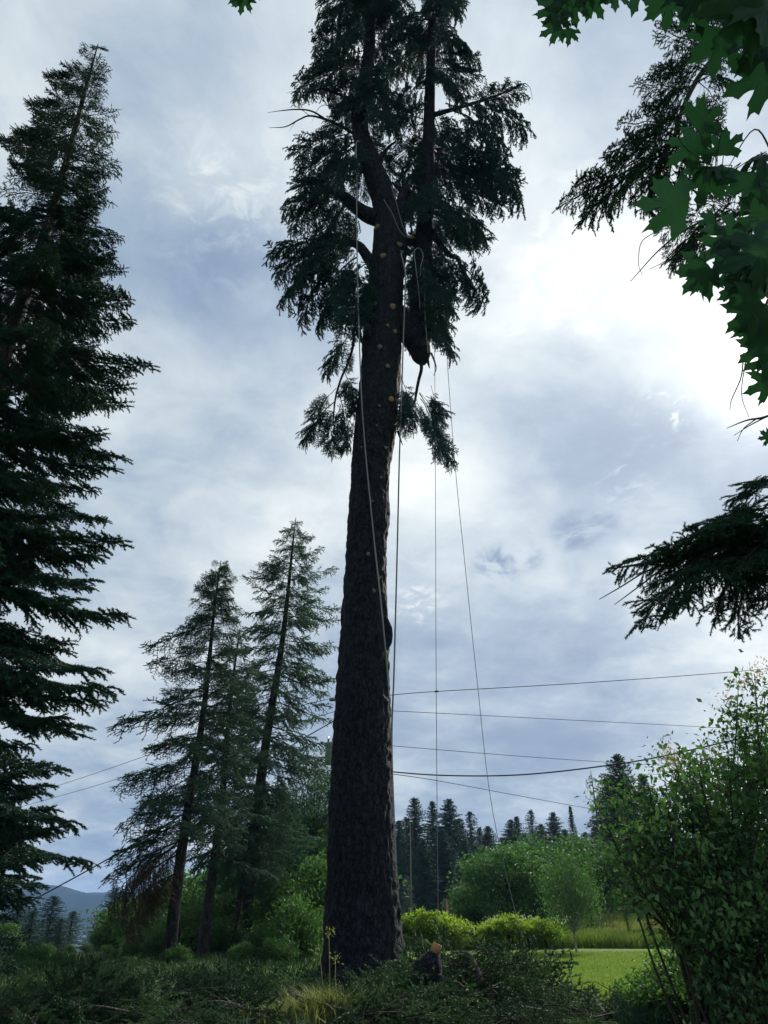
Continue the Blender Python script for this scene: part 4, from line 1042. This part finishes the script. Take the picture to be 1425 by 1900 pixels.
# back rows that close the wood
for k_ in range(52):
    px = 715 + k_*17 + rnd.uniform(-6, 6)
    far_tree(px, rnd.uniform(1545, 1590), rnd.uniform(128, 160), rnd.randrange(4), 'small far conifer deep in the wood beyond the lawn', rnd.uniform(.9, 1.3), 'conifers deep in the far wood')
# grey dead snag
p = ground_pt(1140, 60); H_ = zt(1430, 60) - p.z
sn = tag(empty('dead_tree', p), 'bare grey dead conifer beside the dark conifers', 'tree')
rough_tube('trunk', [p, p + Vector((-.05, 0, H_*.5)), p + Vector((-.15, 0, H_))], (.13, .09, .02), M['bark_dead'], sn, p, 8, 6, .05)
for k_ in range(34):
    z = H_*rnd.uniform(.25, .98); a = rnd.uniform(0, 6.28); l = (1.3 - z/H_)*1.5*rnd.uniform(.6, 1.1)
    r_ = Vector((-.1*z/H_, 0, z)); d = Vector((math.cos(a)*l, math.sin(a)*l, 0))
    g = Geo(); g.tube(catmull([r_, r_ + d*.6 + Vector((0, 0, .05)), r_ + d + Vector((0, 0, -l*.45))], 4), np.linspace(.028, .008, 9), 4, False)
    for q_ in range(4):
        s_ = r_ + d*rnd.uniform(.4, .95); g.tube([s_, s_ + Vector((rnd.uniform(-.2, .2), rnd.uniform(-.2, .2), -rnd.uniform(.2, .5)))], [.012, .005], 3, False)
    link('branch', g.mesh('branch', M['bark_dead']), sn)
# thin pale bare stem in front of the treeline
p = ground_pt(764, 90); g = Geo(); g.tube([(0, 0, -.2), (0, 0, 3), (.05, 0, zt(1500, 90) - p.z)], [.10, .08, .03], 7)
tag(link('bare_tree', g.mesh('bare_tree', M['bark_dead']), None, p), 'pale bare stem standing among the distant conifers', 'tree')

# ------------------------------------------------------------------ left side: undergrowth, young conifers, deciduous trees
AS = leafy(40, 9.0, 2.5, 2.2, 3.4, 150, 170, .14, .46, M['bark_brown'], M['aspen'], .12, zc=5.2)
p = ground_pt(575, 36); plant('aspen_tree', AS, p, 'soft green broadleaf tree between the firs and the big trunk', 'tree', None, (zt(1385, 36) - p.z)/9.0, .5, .85)
p = ground_pt(520, 40); plant('aspen_tree', AS, p, 'broadleaf tree behind the tallest fir', 'tree', None, (zt(1450, 40) - p.z)/9.0, 2.0, 1.0)
p = ground_pt(605, 42); plant('aspen_tree', AS, p, 'broadleaf tree half hidden behind the big trunk', 'tree', None, (zt(1500, 42) - p.z)/9.0, 3.6, 1.0)
SHR = [leafy(50 + i_, 2.4, .6, 1.25, 1.0, 58, 105, .16, .27, M['bark_brown'], M['under'], .035, stems=4, zc=1.25, spread=.25) for i_ in range(4)]
def bush(px, Yd, py, lab, k_, sq=1.0, group=None):
    if px < 240 and Yd > 25: py += 34
    p = ground_pt(px, Yd); plant('shrub', SHR[k_ % 4], p, lab, 'shrub', group, max(.14, (zt(py - 42, Yd) - p.z)/2.4), None, sq)
bush(556, 25.5, 1690, 'glossy shrub beside the foot of the big trunk', 0, .85)
bush(530, 30, 1660, 'tall shrub behind the firs\' bare trunks', 1, 1.0)
bush(590, 29, 1640, 'tall shrub behind the big trunk\'s foot', 2, .8)
ug = 'thicket shrub growing between the firs and the valley'
for px, Yd, py, k_ in [(480,33,1655,1),(430,36,1650,2),(400,32,1700,3),(350,34,1680,0),(345,30,1720,1),(300,38,1690,2),(270,32,1715,3),(240,36,1700,0),(215,42,1690,1),(190,36,1730,2),(255,28,1760,3),(200,30,1775,0),(290,27,1765,1),(410,29,1745,2),(500,27,1745,3),(475,38,1600,0),(590,34,1600,2),(330,42,1650,3),(385,44,1640,0),(160,32,1790,1),(225,25,1800,2),(520,24,1775,0),(60,21,1840,0),(330,24,1790,3),(130,22,1825,1),(450,25,1790,2)]:
    bush(px, Yd, py, ug, k_, 1.15, 'thicket below the firs')
ul = 'shrub under the tall fir beside the valley'
for px, Yd, py, k_ in [(90,30,1755,0),(30,26,1750,1),(130,36,1760,2),(60,22,1790,3),(0,30,1720,1),(110,24,1805,0),(-40,24,1740,2)]:
    bush(px, Yd, py, ul, k_, 1.1, 'shrubs beneath the tall fir')
YC = far_conifer(21, 6, 2.0, 200, M['fir'], .02, .62, .6)
for px, py, Yd, sq, lab in ((84, 1664, 44, 1.15, 'small pointed conifer at the edge of the valley'), (125, 1692, 48, 1.1, 'low conifer beside the pointed one above the lake'), (50, 1690, 40, 1.3, 'broad young conifer under the tall fir'), (105, 1705, 40, 1.5, 'squat young conifer above the lake view'),
                            (200, 1648, 75, .9, 'small dark conifer poking above the valley thicket'), (222, 1668, 70, 1.0, 'conifer next to the larch above the valley thicket'), (185, 1690, 66, 1.2, 'pale young conifer on the valley slope'), (20, 1660, 46, 1.3, 'young conifer hidden under the tall fir boughs')):
    far_tree(px, py, Yd, 0, lab, sq*1.5, 'young conifers by the valley', 6., 'young_conifer', YC)

# ------------------------------------------------------------------ big leafy shrub at the right
sb = Vector((at_y(1345, 1870, 9.0).x, 9.0, 0)); sb.z = gz(sb.x, sb.y) - .05
big_shrub = tag(empty('shrub', sb), 'big many-stemmed shrub with oval leaves and faded blossom tufts', 'shrub')
rs_ = np.random.RandomState(77)
ends = [(1140,1480),(1120,1520),(1165,1440),(1200,1450),(1250,1400),(1240,1385),(1290,1390),(1310,1400),(1370,1275),(1400,1250),(1420,1290),(1380,1350),(1350,1400),(1330,1440),(1280,1460),(1230,1500),(1180,1540),(1150,1590),(1110,1610),(1200,1590),(1260,1550),(1320,1500),(1390,1420),(1425,1380),(1450,1330),(1480,1300),(1470,1420),(1420,1480),(1360,1560),(1300,1600),(1190,1500),(1150,1540),(1215,1480),(1270,1430),(1170,1570),(1235,1560),(1215,1525),(1350,1650),(1420,1600),(1450,1540),(1500,1480),(1520,1560),(1380,1720),(1450,1700),(1520,1650),(1400,1650),(1350,1700),(1420,1720),(1380,1780),(1330,1690),(1440,1800),(1400,1840),(1360,1620),(1460,1600),(1310,1640),(1480,1740),(1340,1780),(1370,1850)]
leafC = []
SY = 9.0
for k_, (ex, ey) in enumerate(ends):
    yy = SY + rs_.uniform(-1.0, 1.0)
    e = at_y(ex, ey, yy)
    r_ = sb + Vector((rs_.uniform(-.35, .45), rs_.uniform(-.35, .35), 0))
    m1 = r_.lerp(e, .35) + Vector((-(e.x - r_.x)*.12, 0, .28*(e.z - r_.z) * .5)); m2 = r_.lerp(e, .72) + Vector((0, 0, .14*abs(e.x - r_.x)))
    c_ = catmull([r_, m1, m2, e], 6)
    g = Geo(); g.tube(c_, np.linspace(rs_.uniform(.018, .034), .004, len(c_)), 6, True, sb)
    for q_ in range(34):
        f = rs_.uniform(.36, 1.0); b0 = c_[int(f*(len(c_)-1))]
        d = rs_.randn(3)*np.array([1, 1, .7]) + np.array([0, 0, .15]); d /= np.linalg.norm(d); l = rs_.uniform(.18, .5)
        t1 = b0 + d*l
        g.tube([b0, b0 + d*l*.5 + [0, 0, .02], t1], [.005, .0035, .002], 3, False, sb)
        n_l = rs_.randint(7, 12) if (b0[2] < 2.05 and b0[0] > sb.x - .35) else (rs_.randint(16, 28) if f > .55 else rs_.randint(3, 7)) if b0[2] > 2.05 else (rs_.randint(5, 10) if b0[2] > 1.3 else rs_.randint(2, 6))
        for w_ in range(n_l):
            leafC.append(b0 + d*l*rs_.uniform(.15, 1.05) + rs_.randn(3)*.07)
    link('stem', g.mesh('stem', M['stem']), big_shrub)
for k_ in range(26):     # the crowd of straight stems at the foot
    r_ = sb + Vector((rs_.uniform(-.5, .9), rs_.uniform(-.5, .5), 0)); e = r_ + Vector((rs_.uniform(-.5, .4), rs_.uniform(-.4, .4), rs_.uniform(1.3, 2.3)))
    g = Geo(); g.tube(catmull([r_, r_.lerp(e, .5) + Vector((rs_.uniform(-.08, .08), 0, 0)), e], 5), np.linspace(.02, .006, 11), 5, True, sb)
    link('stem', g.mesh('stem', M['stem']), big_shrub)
leafC = np.array(leafC)
rngl = np.random.RandomState(4)
order = np.argsort(np.linalg.norm(leafC - np.array([0, 0, EYE]), axis=1))
Vl, Tl = leaf_faces(np.zeros((6, 3)), .095, rngl, .3, .50)
LM = [mesh_data('shrub_leaf_%d' % i_, Vl[i_*4:i_*4+4], np.array([[0, 1, 2], [0, 2, 3]]), M['shrub']) for i_ in range(6)]
vis = [i_ for i_ in order if (lambda v: v.y > 1 and abs(v.x/v.y) < .6)(Vector(leafC[i_]))]
single = set(vis[:280])
for i_ in vis[:280]:
    o = bpy.data.objects.new('leaf', LM[i_ % 6]); o.parent = big_shrub; o.location = Vector(leafC[i_]) - sb
    o.rotation_euler = (rs_.uniform(-.5, .5), rs_.uniform(-.5, .5), rs_.uniform(0, 6.28)); COL.objects.link(o)
rest = np.array([leafC[i_] for i_ in range(len(leafC)) if i_ not in single]) - np.array(tuple(sb))
Vl, Tl = leaf_faces(rest, .082, rngl, .3, .52)
tag(link('foliage', mesh_data('shrub_foliage', Vl, Tl, M['shrub']), big_shrub), kind='stuff')
for px, py in ((1243, 1392), (1238, 1405), (1252, 1410), (1350, 1292), (1372, 1268), (1400, 1245), (1330, 1395), (1420, 1240)):
    c = np.array(tuple(at_y(px, py, SY - .1) - sb)); pt = c + rs_.randn(60, 3)*.06
    Vl, Tl = leaf_faces(pt, .045, rngl, .6, .3)
    link('blossom', mesh_data('blossom', Vl, Tl, M['flower']), big_shrub)
# weeds at the foot of the big shrub
for k_, (px, Yd, py) in enumerate([(1215, 10.8, 1775), (1190, 12.5, 1800), (1245, 11.0, 1740), (1280, 10.4, 1765), (1330, 10.2, 1790), (1390, 10.2, 1800), (1150, 12.0, 1850)]):
    p = ground_pt(px, Yd)
    plant('weed', leafy(300 + k_, 1.0, .3, .5, .45, 30, 60, .07, .14, M['bark_brown'], M['under'], .012, stems=5, zc=.5, spread=.2), p, 'dark leafy weed at the foot of the big shrub', 'weed', 'weeds under the big shrub', max(.3, (zt(py, Yd) - p.z)))

# ------------------------------------------------------------------ utility pole and wires
UY = 34.0
up0 = ground_pt(606, UY); UH = zt(1268, UY) - up0.z
pole_x = lambda py: at_y(px_line((607, 1640), (627, 1330), py), py, UY)
pole = tag(empty('utility_pole', up0), 'weathered utility pole with grey transformer just behind the big trunk', 'pole')
pt = pole_x(1268)
g = Geo(); g.tube([up0 - Vector((0, 0, .3)), up0.lerp(pt, .5), pt], [.17, .15, .12], 12, True, up0); link('pole_shaft', g.mesh('pole_shaft', M['pole']), pole)
tc_ = pole_x(1400) + Vector((-.20, -.12, 0)); hz_ = .45
g = Geo(); g.tube([tc_ - Vector((0, 0, hz_)), tc_ - Vector((0, 0, hz_*.95)), tc_ + Vector((0, 0, hz_*.9)), tc_ + Vector((0, 0, hz_)), tc_ + Vector((0, 0, hz_ + .05))], [.20, .24, .24, .25, .12], 18, True, up0)
tr_ = link('transformer', g.mesh('transformer', M['steel']), pole)
for dx in (-.12, .08):
    g = Geo(); b0 = tc_ + Vector((dx, 0, hz_)); g.tube([b0 + Vector((0, 0, z)) for z in (0, .06, .08, .13, .15, .20, .22, .30)], [.05, .05, .035, .05, .035, .05, .03, .02], 10, True, up0); link('bushing', g.mesh('bushing', M['ceramic']), tr_)
ca = pole_x(1300)
g = Geo(); g.box(ca - up0 + Vector((0, -.16, 0)), (.42, .05, .06)); link('crossarm', g.mesh('crossarm', M['pole'], False), pole)

def wire(name, pts, rad, label, depths, cat='cable'):
    c = catmull([at_y(x, y, d) for (x, y), d in zip(pts, depths)], 10)
    o = Vector(c[0]); g = Geo(); g.tube(c, rad, 5, True, o)
    return tag(link(name, g.mesh(name, M['cable']), None, o), label, cat)
W1 = wire('power_line', [(636, 1296), (722, 1290), (810, 1283), (1100, 1266), (1400, 1243), (1700, 1212)], .017, 'topmost overhead wire running from the pole out past the shrub', [34, 34.4, 35, 37, 40, 44])
g = Geo(); cp = at_y(810, 1283, 35); g.tube([(-.10, 0, -.006), (-.05, 0, -.004), (.05, 0, .004), (.10, 0, .006)], [.02, .045, .045, .02], 8); o_ = link('splice', g.mesh('splice', M['cable']), W1, cp - W1.location)
wire('power_line', [(640, 1314), (728, 1319), (1000, 1333), (1340, 1351), (1700, 1375)], .013, 'second overhead wire sloping gently down to the shrub', [34, 34.5, 38, 44, 52])
wire('power_line', [(636, 1376), (730, 1384), (950, 1402), (1140, 1415), (1340, 1426), (1600, 1440)], .013, 'third overhead wire passing above the treeline', [34, 35, 39, 44, 50, 58])
wire('service_cable', [(632, 1420), (727, 1432), (830, 1439), (960, 1438), (1100, 1424), (1235, 1402), (1500, 1340)], .028, 'thick sagging service cable above the treeline', [34, 34, 33.5, 32.5, 31.5, 30.5, 28])
wire('service_cable', [(632, 1424), (727, 1436), (820, 1450), (960, 1476), (1110, 1503), (1300, 1535)], .018, 'lowest overhead cable sloping down to the distant conifers', [34, 36, 40, 50, 62, 80])
wire('power_line', [(628, 1292), (500, 1326), (320, 1385), (200, 1427), (75, 1468), (-150, 1538)], .014, 'upper wire running from the pole behind the larch', [34, 37, 43, 48, 54, 66])
wire('power_line', [(628, 1318), (500, 1357), (290, 1422), (180, 1457), (75, 1487), (-150, 1550)], .014, 'lower wire running from the pole behind the larch', [34, 37, 43, 48, 54, 66])
wire('service_cable', [(626, 1334), (545, 1381), (420, 1460), (285, 1545), (195, 1597), (95, 1652), (0, 1702)], .024, 'thick drop cable falling from the pole towards the valley', [33.6, 33, 32, 31, 30.5, 30, 29.5])

# ------------------------------------------------------------------ cut boughs heaped round the trunk
rnd = random.Random(21)
BR = [K_CUT]
gb = 'cut spruce boughs heaped round the big trunk'
heap = [  # pixel x range, distance range, height of the heap
    (830, 915, 12.8, 15.4, .58, 46, 'cut spruce bough in the high heap beside the log with the fresh orange cut'),
    (625, 770, 11.2, 13.6, .13, 30, 'cut spruce bough lying against the foot of the big trunk'),
    (380, 620, 11.6, 15.0, .16, 44, 'cut spruce bough in the low pile between the grass tuft and the firs'),
    (60, 400, 11.4, 15.5, .16, 64, 'cut spruce bough strewn below the larch'),
    (-60, 180, 11.0, 13.5, .24, 22, 'cut spruce bough under the hanging fir branches'),
    (930, 1170, 10.6, 12.6, .08, 26, 'cut spruce bough strewn at the near edge of the lawn'),
    (1160, 1440, 10.6, 12.4, .10, 16, 'cut spruce bough in the shade by the big shrub'),
    (600, 960, 10.4, 12.0, .06, 22, 'cut spruce bough lying on the ground before the high heap'),
    (-80, 600, 9.9, 11.6, .06, 30, 'cut spruce bough in the front row of strewn boughs before the grass tuft')]
for x0, x1, y0, y1, hh, n_, lab in heap:
    for k_ in range(n_):
        px = rnd.uniform(x0, x1); Yd = rnd.uniform(y0, y1)
        p = ground_pt(px, Yd)
        edge = 1 - abs(2*(px - x0)/(x1 - x0) - 1)**2.2
        p.z += rnd.uniform(.02, .12) + rnd.random()*hh*edge
        if 745 < px < 850 and Yd < 14.4 and hh > .25: p.z = min(p.z, .12)
        a = rnd.uniform(0, 6.28); ln = rnd.uniform(.8, 1.2) if hh < .12 else rnd.uniform(1.0, 1.9)
        tip = p + Vector((math.cos(a)*ln, math.sin(a)*ln*.8, rnd.uniform(-.18, .16 if hh > .3 else .09)*ln))
        tip.z = max(tip.z, gz(tip.x, tip.y) + .06)
        if (tip - Vector((base.x, TY, tip.z))).length < 1.0: continue
        o = put_bough(rnd.choice(rnd.choice(BR)), p, tip, None, rnd, None, 'cut_bough', rnd.uniform(.8, 1.3) if hh > .3 else rnd.uniform(.65, 1.0))
        o.matrix_world = o.matrix_world @ Matrix.Rotation(rnd.uniform(-.95, .95), 4, 'X')
        tag(o, lab, 'bough', gb)

# bare sticks in the heap
def stick(pts, ra, label, mat='bark_dead', side=()):
    c = catmull(pts, 6); o_ = Vector(c[0])
    e = tag(empty('bare_branch', o_), label, 'branch')
    rough_tube('stick', pts, ra, M[mat], e, o_, 8, 6, .10, rnd.random()*9)
    for s_ in side: rough_tube('side_twig', s_, np.linspace(ra[-1]*.9 + .006, .004, len(s_)), M[mat], e, o_, 6, 4, .08, 1.)
Q = lambda x, y, Yd: at_y(x, y, Yd)
stick([Q(838, 1766, 13.6), Q(868, 1769, 13.5), Q(882, 1790, 13.4), Q(895, 1818, 13.3), Q(910, 1835, 13.3)], (.010, .022, .026, .028, .03), 'forked bare branch arching out of the high heap', side=[[Q(872, 1772, 13.5), Q(861, 1782, 13.45), Q(860, 1792, 13.4)], [Q(862, 1784, 13.45), Q(850, 1790, 13.4)]])
stick([Q(966, 1815, 13.0), Q(972, 1832, 13.0), Q(985, 1862, 13.0)], (.045, .05, .055), 'short dark broken stub sticking up beside the lawn', 'bark_brown')
stick([Q(975, 1834, 13.0), Q(1005, 1848, 12.9), Q(1035, 1868, 12.7), Q(1062, 1874, 12.5)], (.03, .028, .025, .02), 'slanting pale branch leaning on the broken stub', side=[[Q(1020, 1858, 12.8), Q(1032, 1848, 12.7), Q(1040, 1842, 12.7)]])
stick([Q(962, 1866, 11.8), Q(1000, 1874, 11.7), Q(1035, 1882, 11.5), Q(1060, 1888, 11.4)], (.012, .018, .02, .016), 'pale bare stick lying flat in front of the lawn')
stick([Q(900, 1853, 12.0), Q(912, 1866, 11.9), Q(921, 1882, 11.8), Q(922, 1900, 11.7)], (.012, .016, .018, .018), 'curved pale stick standing in front of the high heap')
stick([Q(1085, 1876, 11.6), Q(1120, 1872, 11.6), Q(1150, 1866, 11.7)], (.016, .014, .006), 'thin bare branch lying beside the strewn boughs on the lawn edge', side=[[Q(1110, 1873, 11.6), Q(1118, 1862, 11.6)]])
stick([Q(690, 1838, 13.8), Q(725, 1826, 13.8), Q(745, 1822, 13.9), Q(760, 1806, 14.0)], (.02, .02, .016, .008), 'bare branch lying across the foot of the big trunk')
stick([Q(390, 1858, 13.8), Q(420, 1848, 13.8), Q(440, 1846, 13.9)], (.03, .032, .026), 'pale broken branch lying on the low pile')
stick([Q(764, 1792, 14.4), Q(770, 1806, 14.3), Q(774, 1822, 14.2)], (.008, .014, .016), 'thin pale twig upright beside the big trunk')
stick([Q(310, 1865, 12.5), Q(307, 1848, 12.5), Q(305, 1838, 12.5)], (.012, .010, .006), 'thin pale twig upright below the larch')
for k_ in range(34):
    px = rnd.uniform(-20, 1180); Yd = rnd.uniform(10.6, 13.6); p = ground_pt(px, Yd); p.z += rnd.uniform(.10, .26)
    a = rnd.uniform(0, 6.28); ln = rnd.uniform(.35, .95)
    e_ = p + Vector((math.cos(a)*ln, math.sin(a)*ln*.7, rnd.uniform(-.06, .20)))
    g = Geo(); g.tube(catmull([p, p.lerp(e_, .5) + Vector((0, 0, rnd.uniform(-.03, .07))), e_], 5), np.linspace(rnd.uniform(.010, .022), .004, 11), 6, True, p)
    for q_ in range(2):
        s_ = p.lerp(e_, rnd.uniform(.3, .8)); g.tube([s_, s_ + Vector((rnd.uniform(-.15, .15), rnd.uniform(-.1, .1), rnd.uniform(.02, .16)))], [.006, .002], 4, False, p)
    tag(link('bare_branch', g.mesh('bare_branch', M['bark_dead' if k_ % 3 else 'bark_brown']), None, p), 'thin bare stick poking out of the strewn boughs', 'branch', 'sticks among the strewn boughs')
# the log with the fresh cut
LY = 13.2
a0, a1 = Q(793, 1822, LY), Q(808, 1764, LY)
lg = tag(empty('log', a0), 'thick dark log standing in the heap with fresh orange cut end', 'log')
rough_tube('log_body', [a0 - Vector((.15, 0, .35)), Q(789, 1814, LY), Q(799, 1788, LY), Q(806, 1768, LY)], (.24, .24, .19, .095), M['bark_spruce'], lg, a0, 18, 6, .10)
ax_ = (a1 - Q(800, 1786, LY)).normalized()
g = Geo(); c0 = Q(806.5, 1767, LY); g.tube([c0 - ax_*.02, c0 + ax_*.05, c0 + ax_*.115, c0 + ax_*.12], [.078, .074, .070, .066], 14, True, a0)
link('cut_end', g.mesh('cut_end', M['cut_orange'], False), lg)
# second low dark stub behind it
b0 = Q(783, 1782, 14.9)
rt = tag(empty('log', b0), 'stubby dark log behind the one with the orange cut', 'log')
rough_tube('log_body', [Q(786, 1800, 14.9), Q(784, 1770, 14.9), Q(778, 1748, 14.9)], (.12, .11, .10), M['bark_spruce'], rt, b0, 14, 6, .12)

# ------------------------------------------------------------------ grasses
def grass_mesh(name, C, h, wdt, rng, mat, lean=.5):
    n = len(C); a = rng.rand(n)*6.28; hh = h*(.5 + .8*rng.rand(n)); le = lean*rng.rand(n)*hh
    d = np.stack([np.cos(a), np.sin(a), 0*a], -1); s = np.stack([-np.sin(a), np.cos(a), 0*a], -1)*wdt
    up_ = np.array([0, 0, 1.])
    m1 = C + d*(le*.25)[:, None] + up_*(hh*.55)[:, None]; tp = C + d*le[:, None] + up_*(hh*(1 - .25*lean))[:, None]
    V_ = np.stack([C - s, C + s, m1 + s*.8, m1 - s*.8, tp], 1).reshape(-1, 3); k_ = np.arange(n)[:, None]*5
    return mesh_data(name, V_, [k_ + np.array([[0, 1, 2, 3]]), k_ + np.array([[3, 2, 4]])], mat)
rg = np.random.RandomState(9)
def scatter(n, x0, x1, y0, y1):
    px = rg.uniform(x0, x1, n); Yd = rg.uniform(y0, y1, n)
    x = np.array([pix_dir(a, 1760).x/pix_dir(a, 1760).y for a in px])*Yd
    return np.stack([x, Yd, ground_h(x, Yd)], -1)
for nm, C, h, wd, mt, lab in (
    ('tall_grass', scatter(26000, 840, 1260, 33.5, 40), .55, .012, 'grass', 'tall unmown grass behind the vines and birch'),
    ('tall_grass', scatter(9000, 720, 900, 32, 36), .5, .012, 'grass', 'tall unmown grass around the vines by the big trunk'),
    ('meadow_grass', scatter(26000, 1090, 1330, 41, 78), .55, .020, 'drygrass', 'pale meadow grass on the rising slope'),
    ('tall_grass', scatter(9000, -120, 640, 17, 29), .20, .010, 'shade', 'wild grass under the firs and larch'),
    ('lawn_grass', scatter(60000, 860, 1330, 13.5, 31), .05, .006, 'lawn', 'short mown lawn grass'),
    ('tall_grass', scatter(9000, 1130, 1450, 10.2, 13), .30, .006, 'fir', 'rank grass around the foot of the big shrub'),
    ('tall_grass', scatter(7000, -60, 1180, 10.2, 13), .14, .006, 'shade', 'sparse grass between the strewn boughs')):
    tag(link(nm, grass_mesh(nm, C, h, wd, rg, M[mt])), lab, kind='stuff')
def tuft(px, Yd, n_, h, spread, lab, mt='drygrass'):
    p = ground_pt(px, Yd); C = np.stack([rg.randn(n_)*spread, rg.randn(n_)*spread*.7, np.zeros(n_)], -1)
    tag(link('grass_tuft', grass_mesh('grass_tuft', C, h, .006, rg, M[mt], .9), None, p), lab, 'grass')
tuft(600, 11.4, 800, .50, .20, 'large pale yellow-green grass tuft at the foot of the big trunk')
tuft(565, 11.2, 450, .36, .22, 'smaller grass tuft next to the large pale one')
tuft(520, 11.6, 500, .36, .25, 'grass tuft on the near side of the low pile', 'grass')
# tall weed stalk in front of the trunk
p = ground_pt(612, 11.8); st = tag(empty('weed_stalk', p), 'thin dry weed stalk standing before the big trunk', 'weed')
for dx, h in ((0, 1.05), (.05, .75), (-.06, .85)):
    g = Geo(); g.tube([(dx, 0, -.05), (dx*1.5 + .01, 0, h*.5), (dx*2 - .02, 0, h)], [.007, .006, .003], 5, True); so = link('stalk', g.mesh('stalk', M['drygrass']), st)
    Vl, Tl = leaf_faces(np.array([dx*2 - .02, 0, h]) + rg.randn(26, 3)*.035, .05, rg, .2, .4); link('seed_head', mesh_data('seed_head', Vl, Tl, M['drygrass']), so)

# ------------------------------------------------------------------ haze over the valley
x0, x1, y0, y1, z0, z1 = -2750, 2750, -420, 2800, -30, 82
Vh = np.array([[x, y, z] for x in (x0, x1) for y in (y0, y1) for z in (z0, z1)], float)
m = bpy.data.materials.new('haze_air'); m.use_nodes = True; nt = m.node_tree; nt.nodes.clear()
vo = nt.nodes.new('ShaderNodeVolumePrincipled'); vo.inputs['Color'].default_value = (.36, .58, 1, 1); vo.inputs['Density'].default_value = .00017; vo.inputs['Anisotropy'].default_value = .0
ou = nt.nodes.new('ShaderNodeOutputMaterial'); nt.links.new(vo.outputs[0], ou.inputs['Volume'])
tag(link('haze', mesh_data('haze', Vh, np.array([[0, 1, 3, 2], [4, 6, 7, 5], [0, 4, 5, 1], [2, 3, 7, 6], [0, 2, 6, 4], [1, 5, 7, 3]]), m)), 'thin blue haze lying over the valley', kind='stuff')
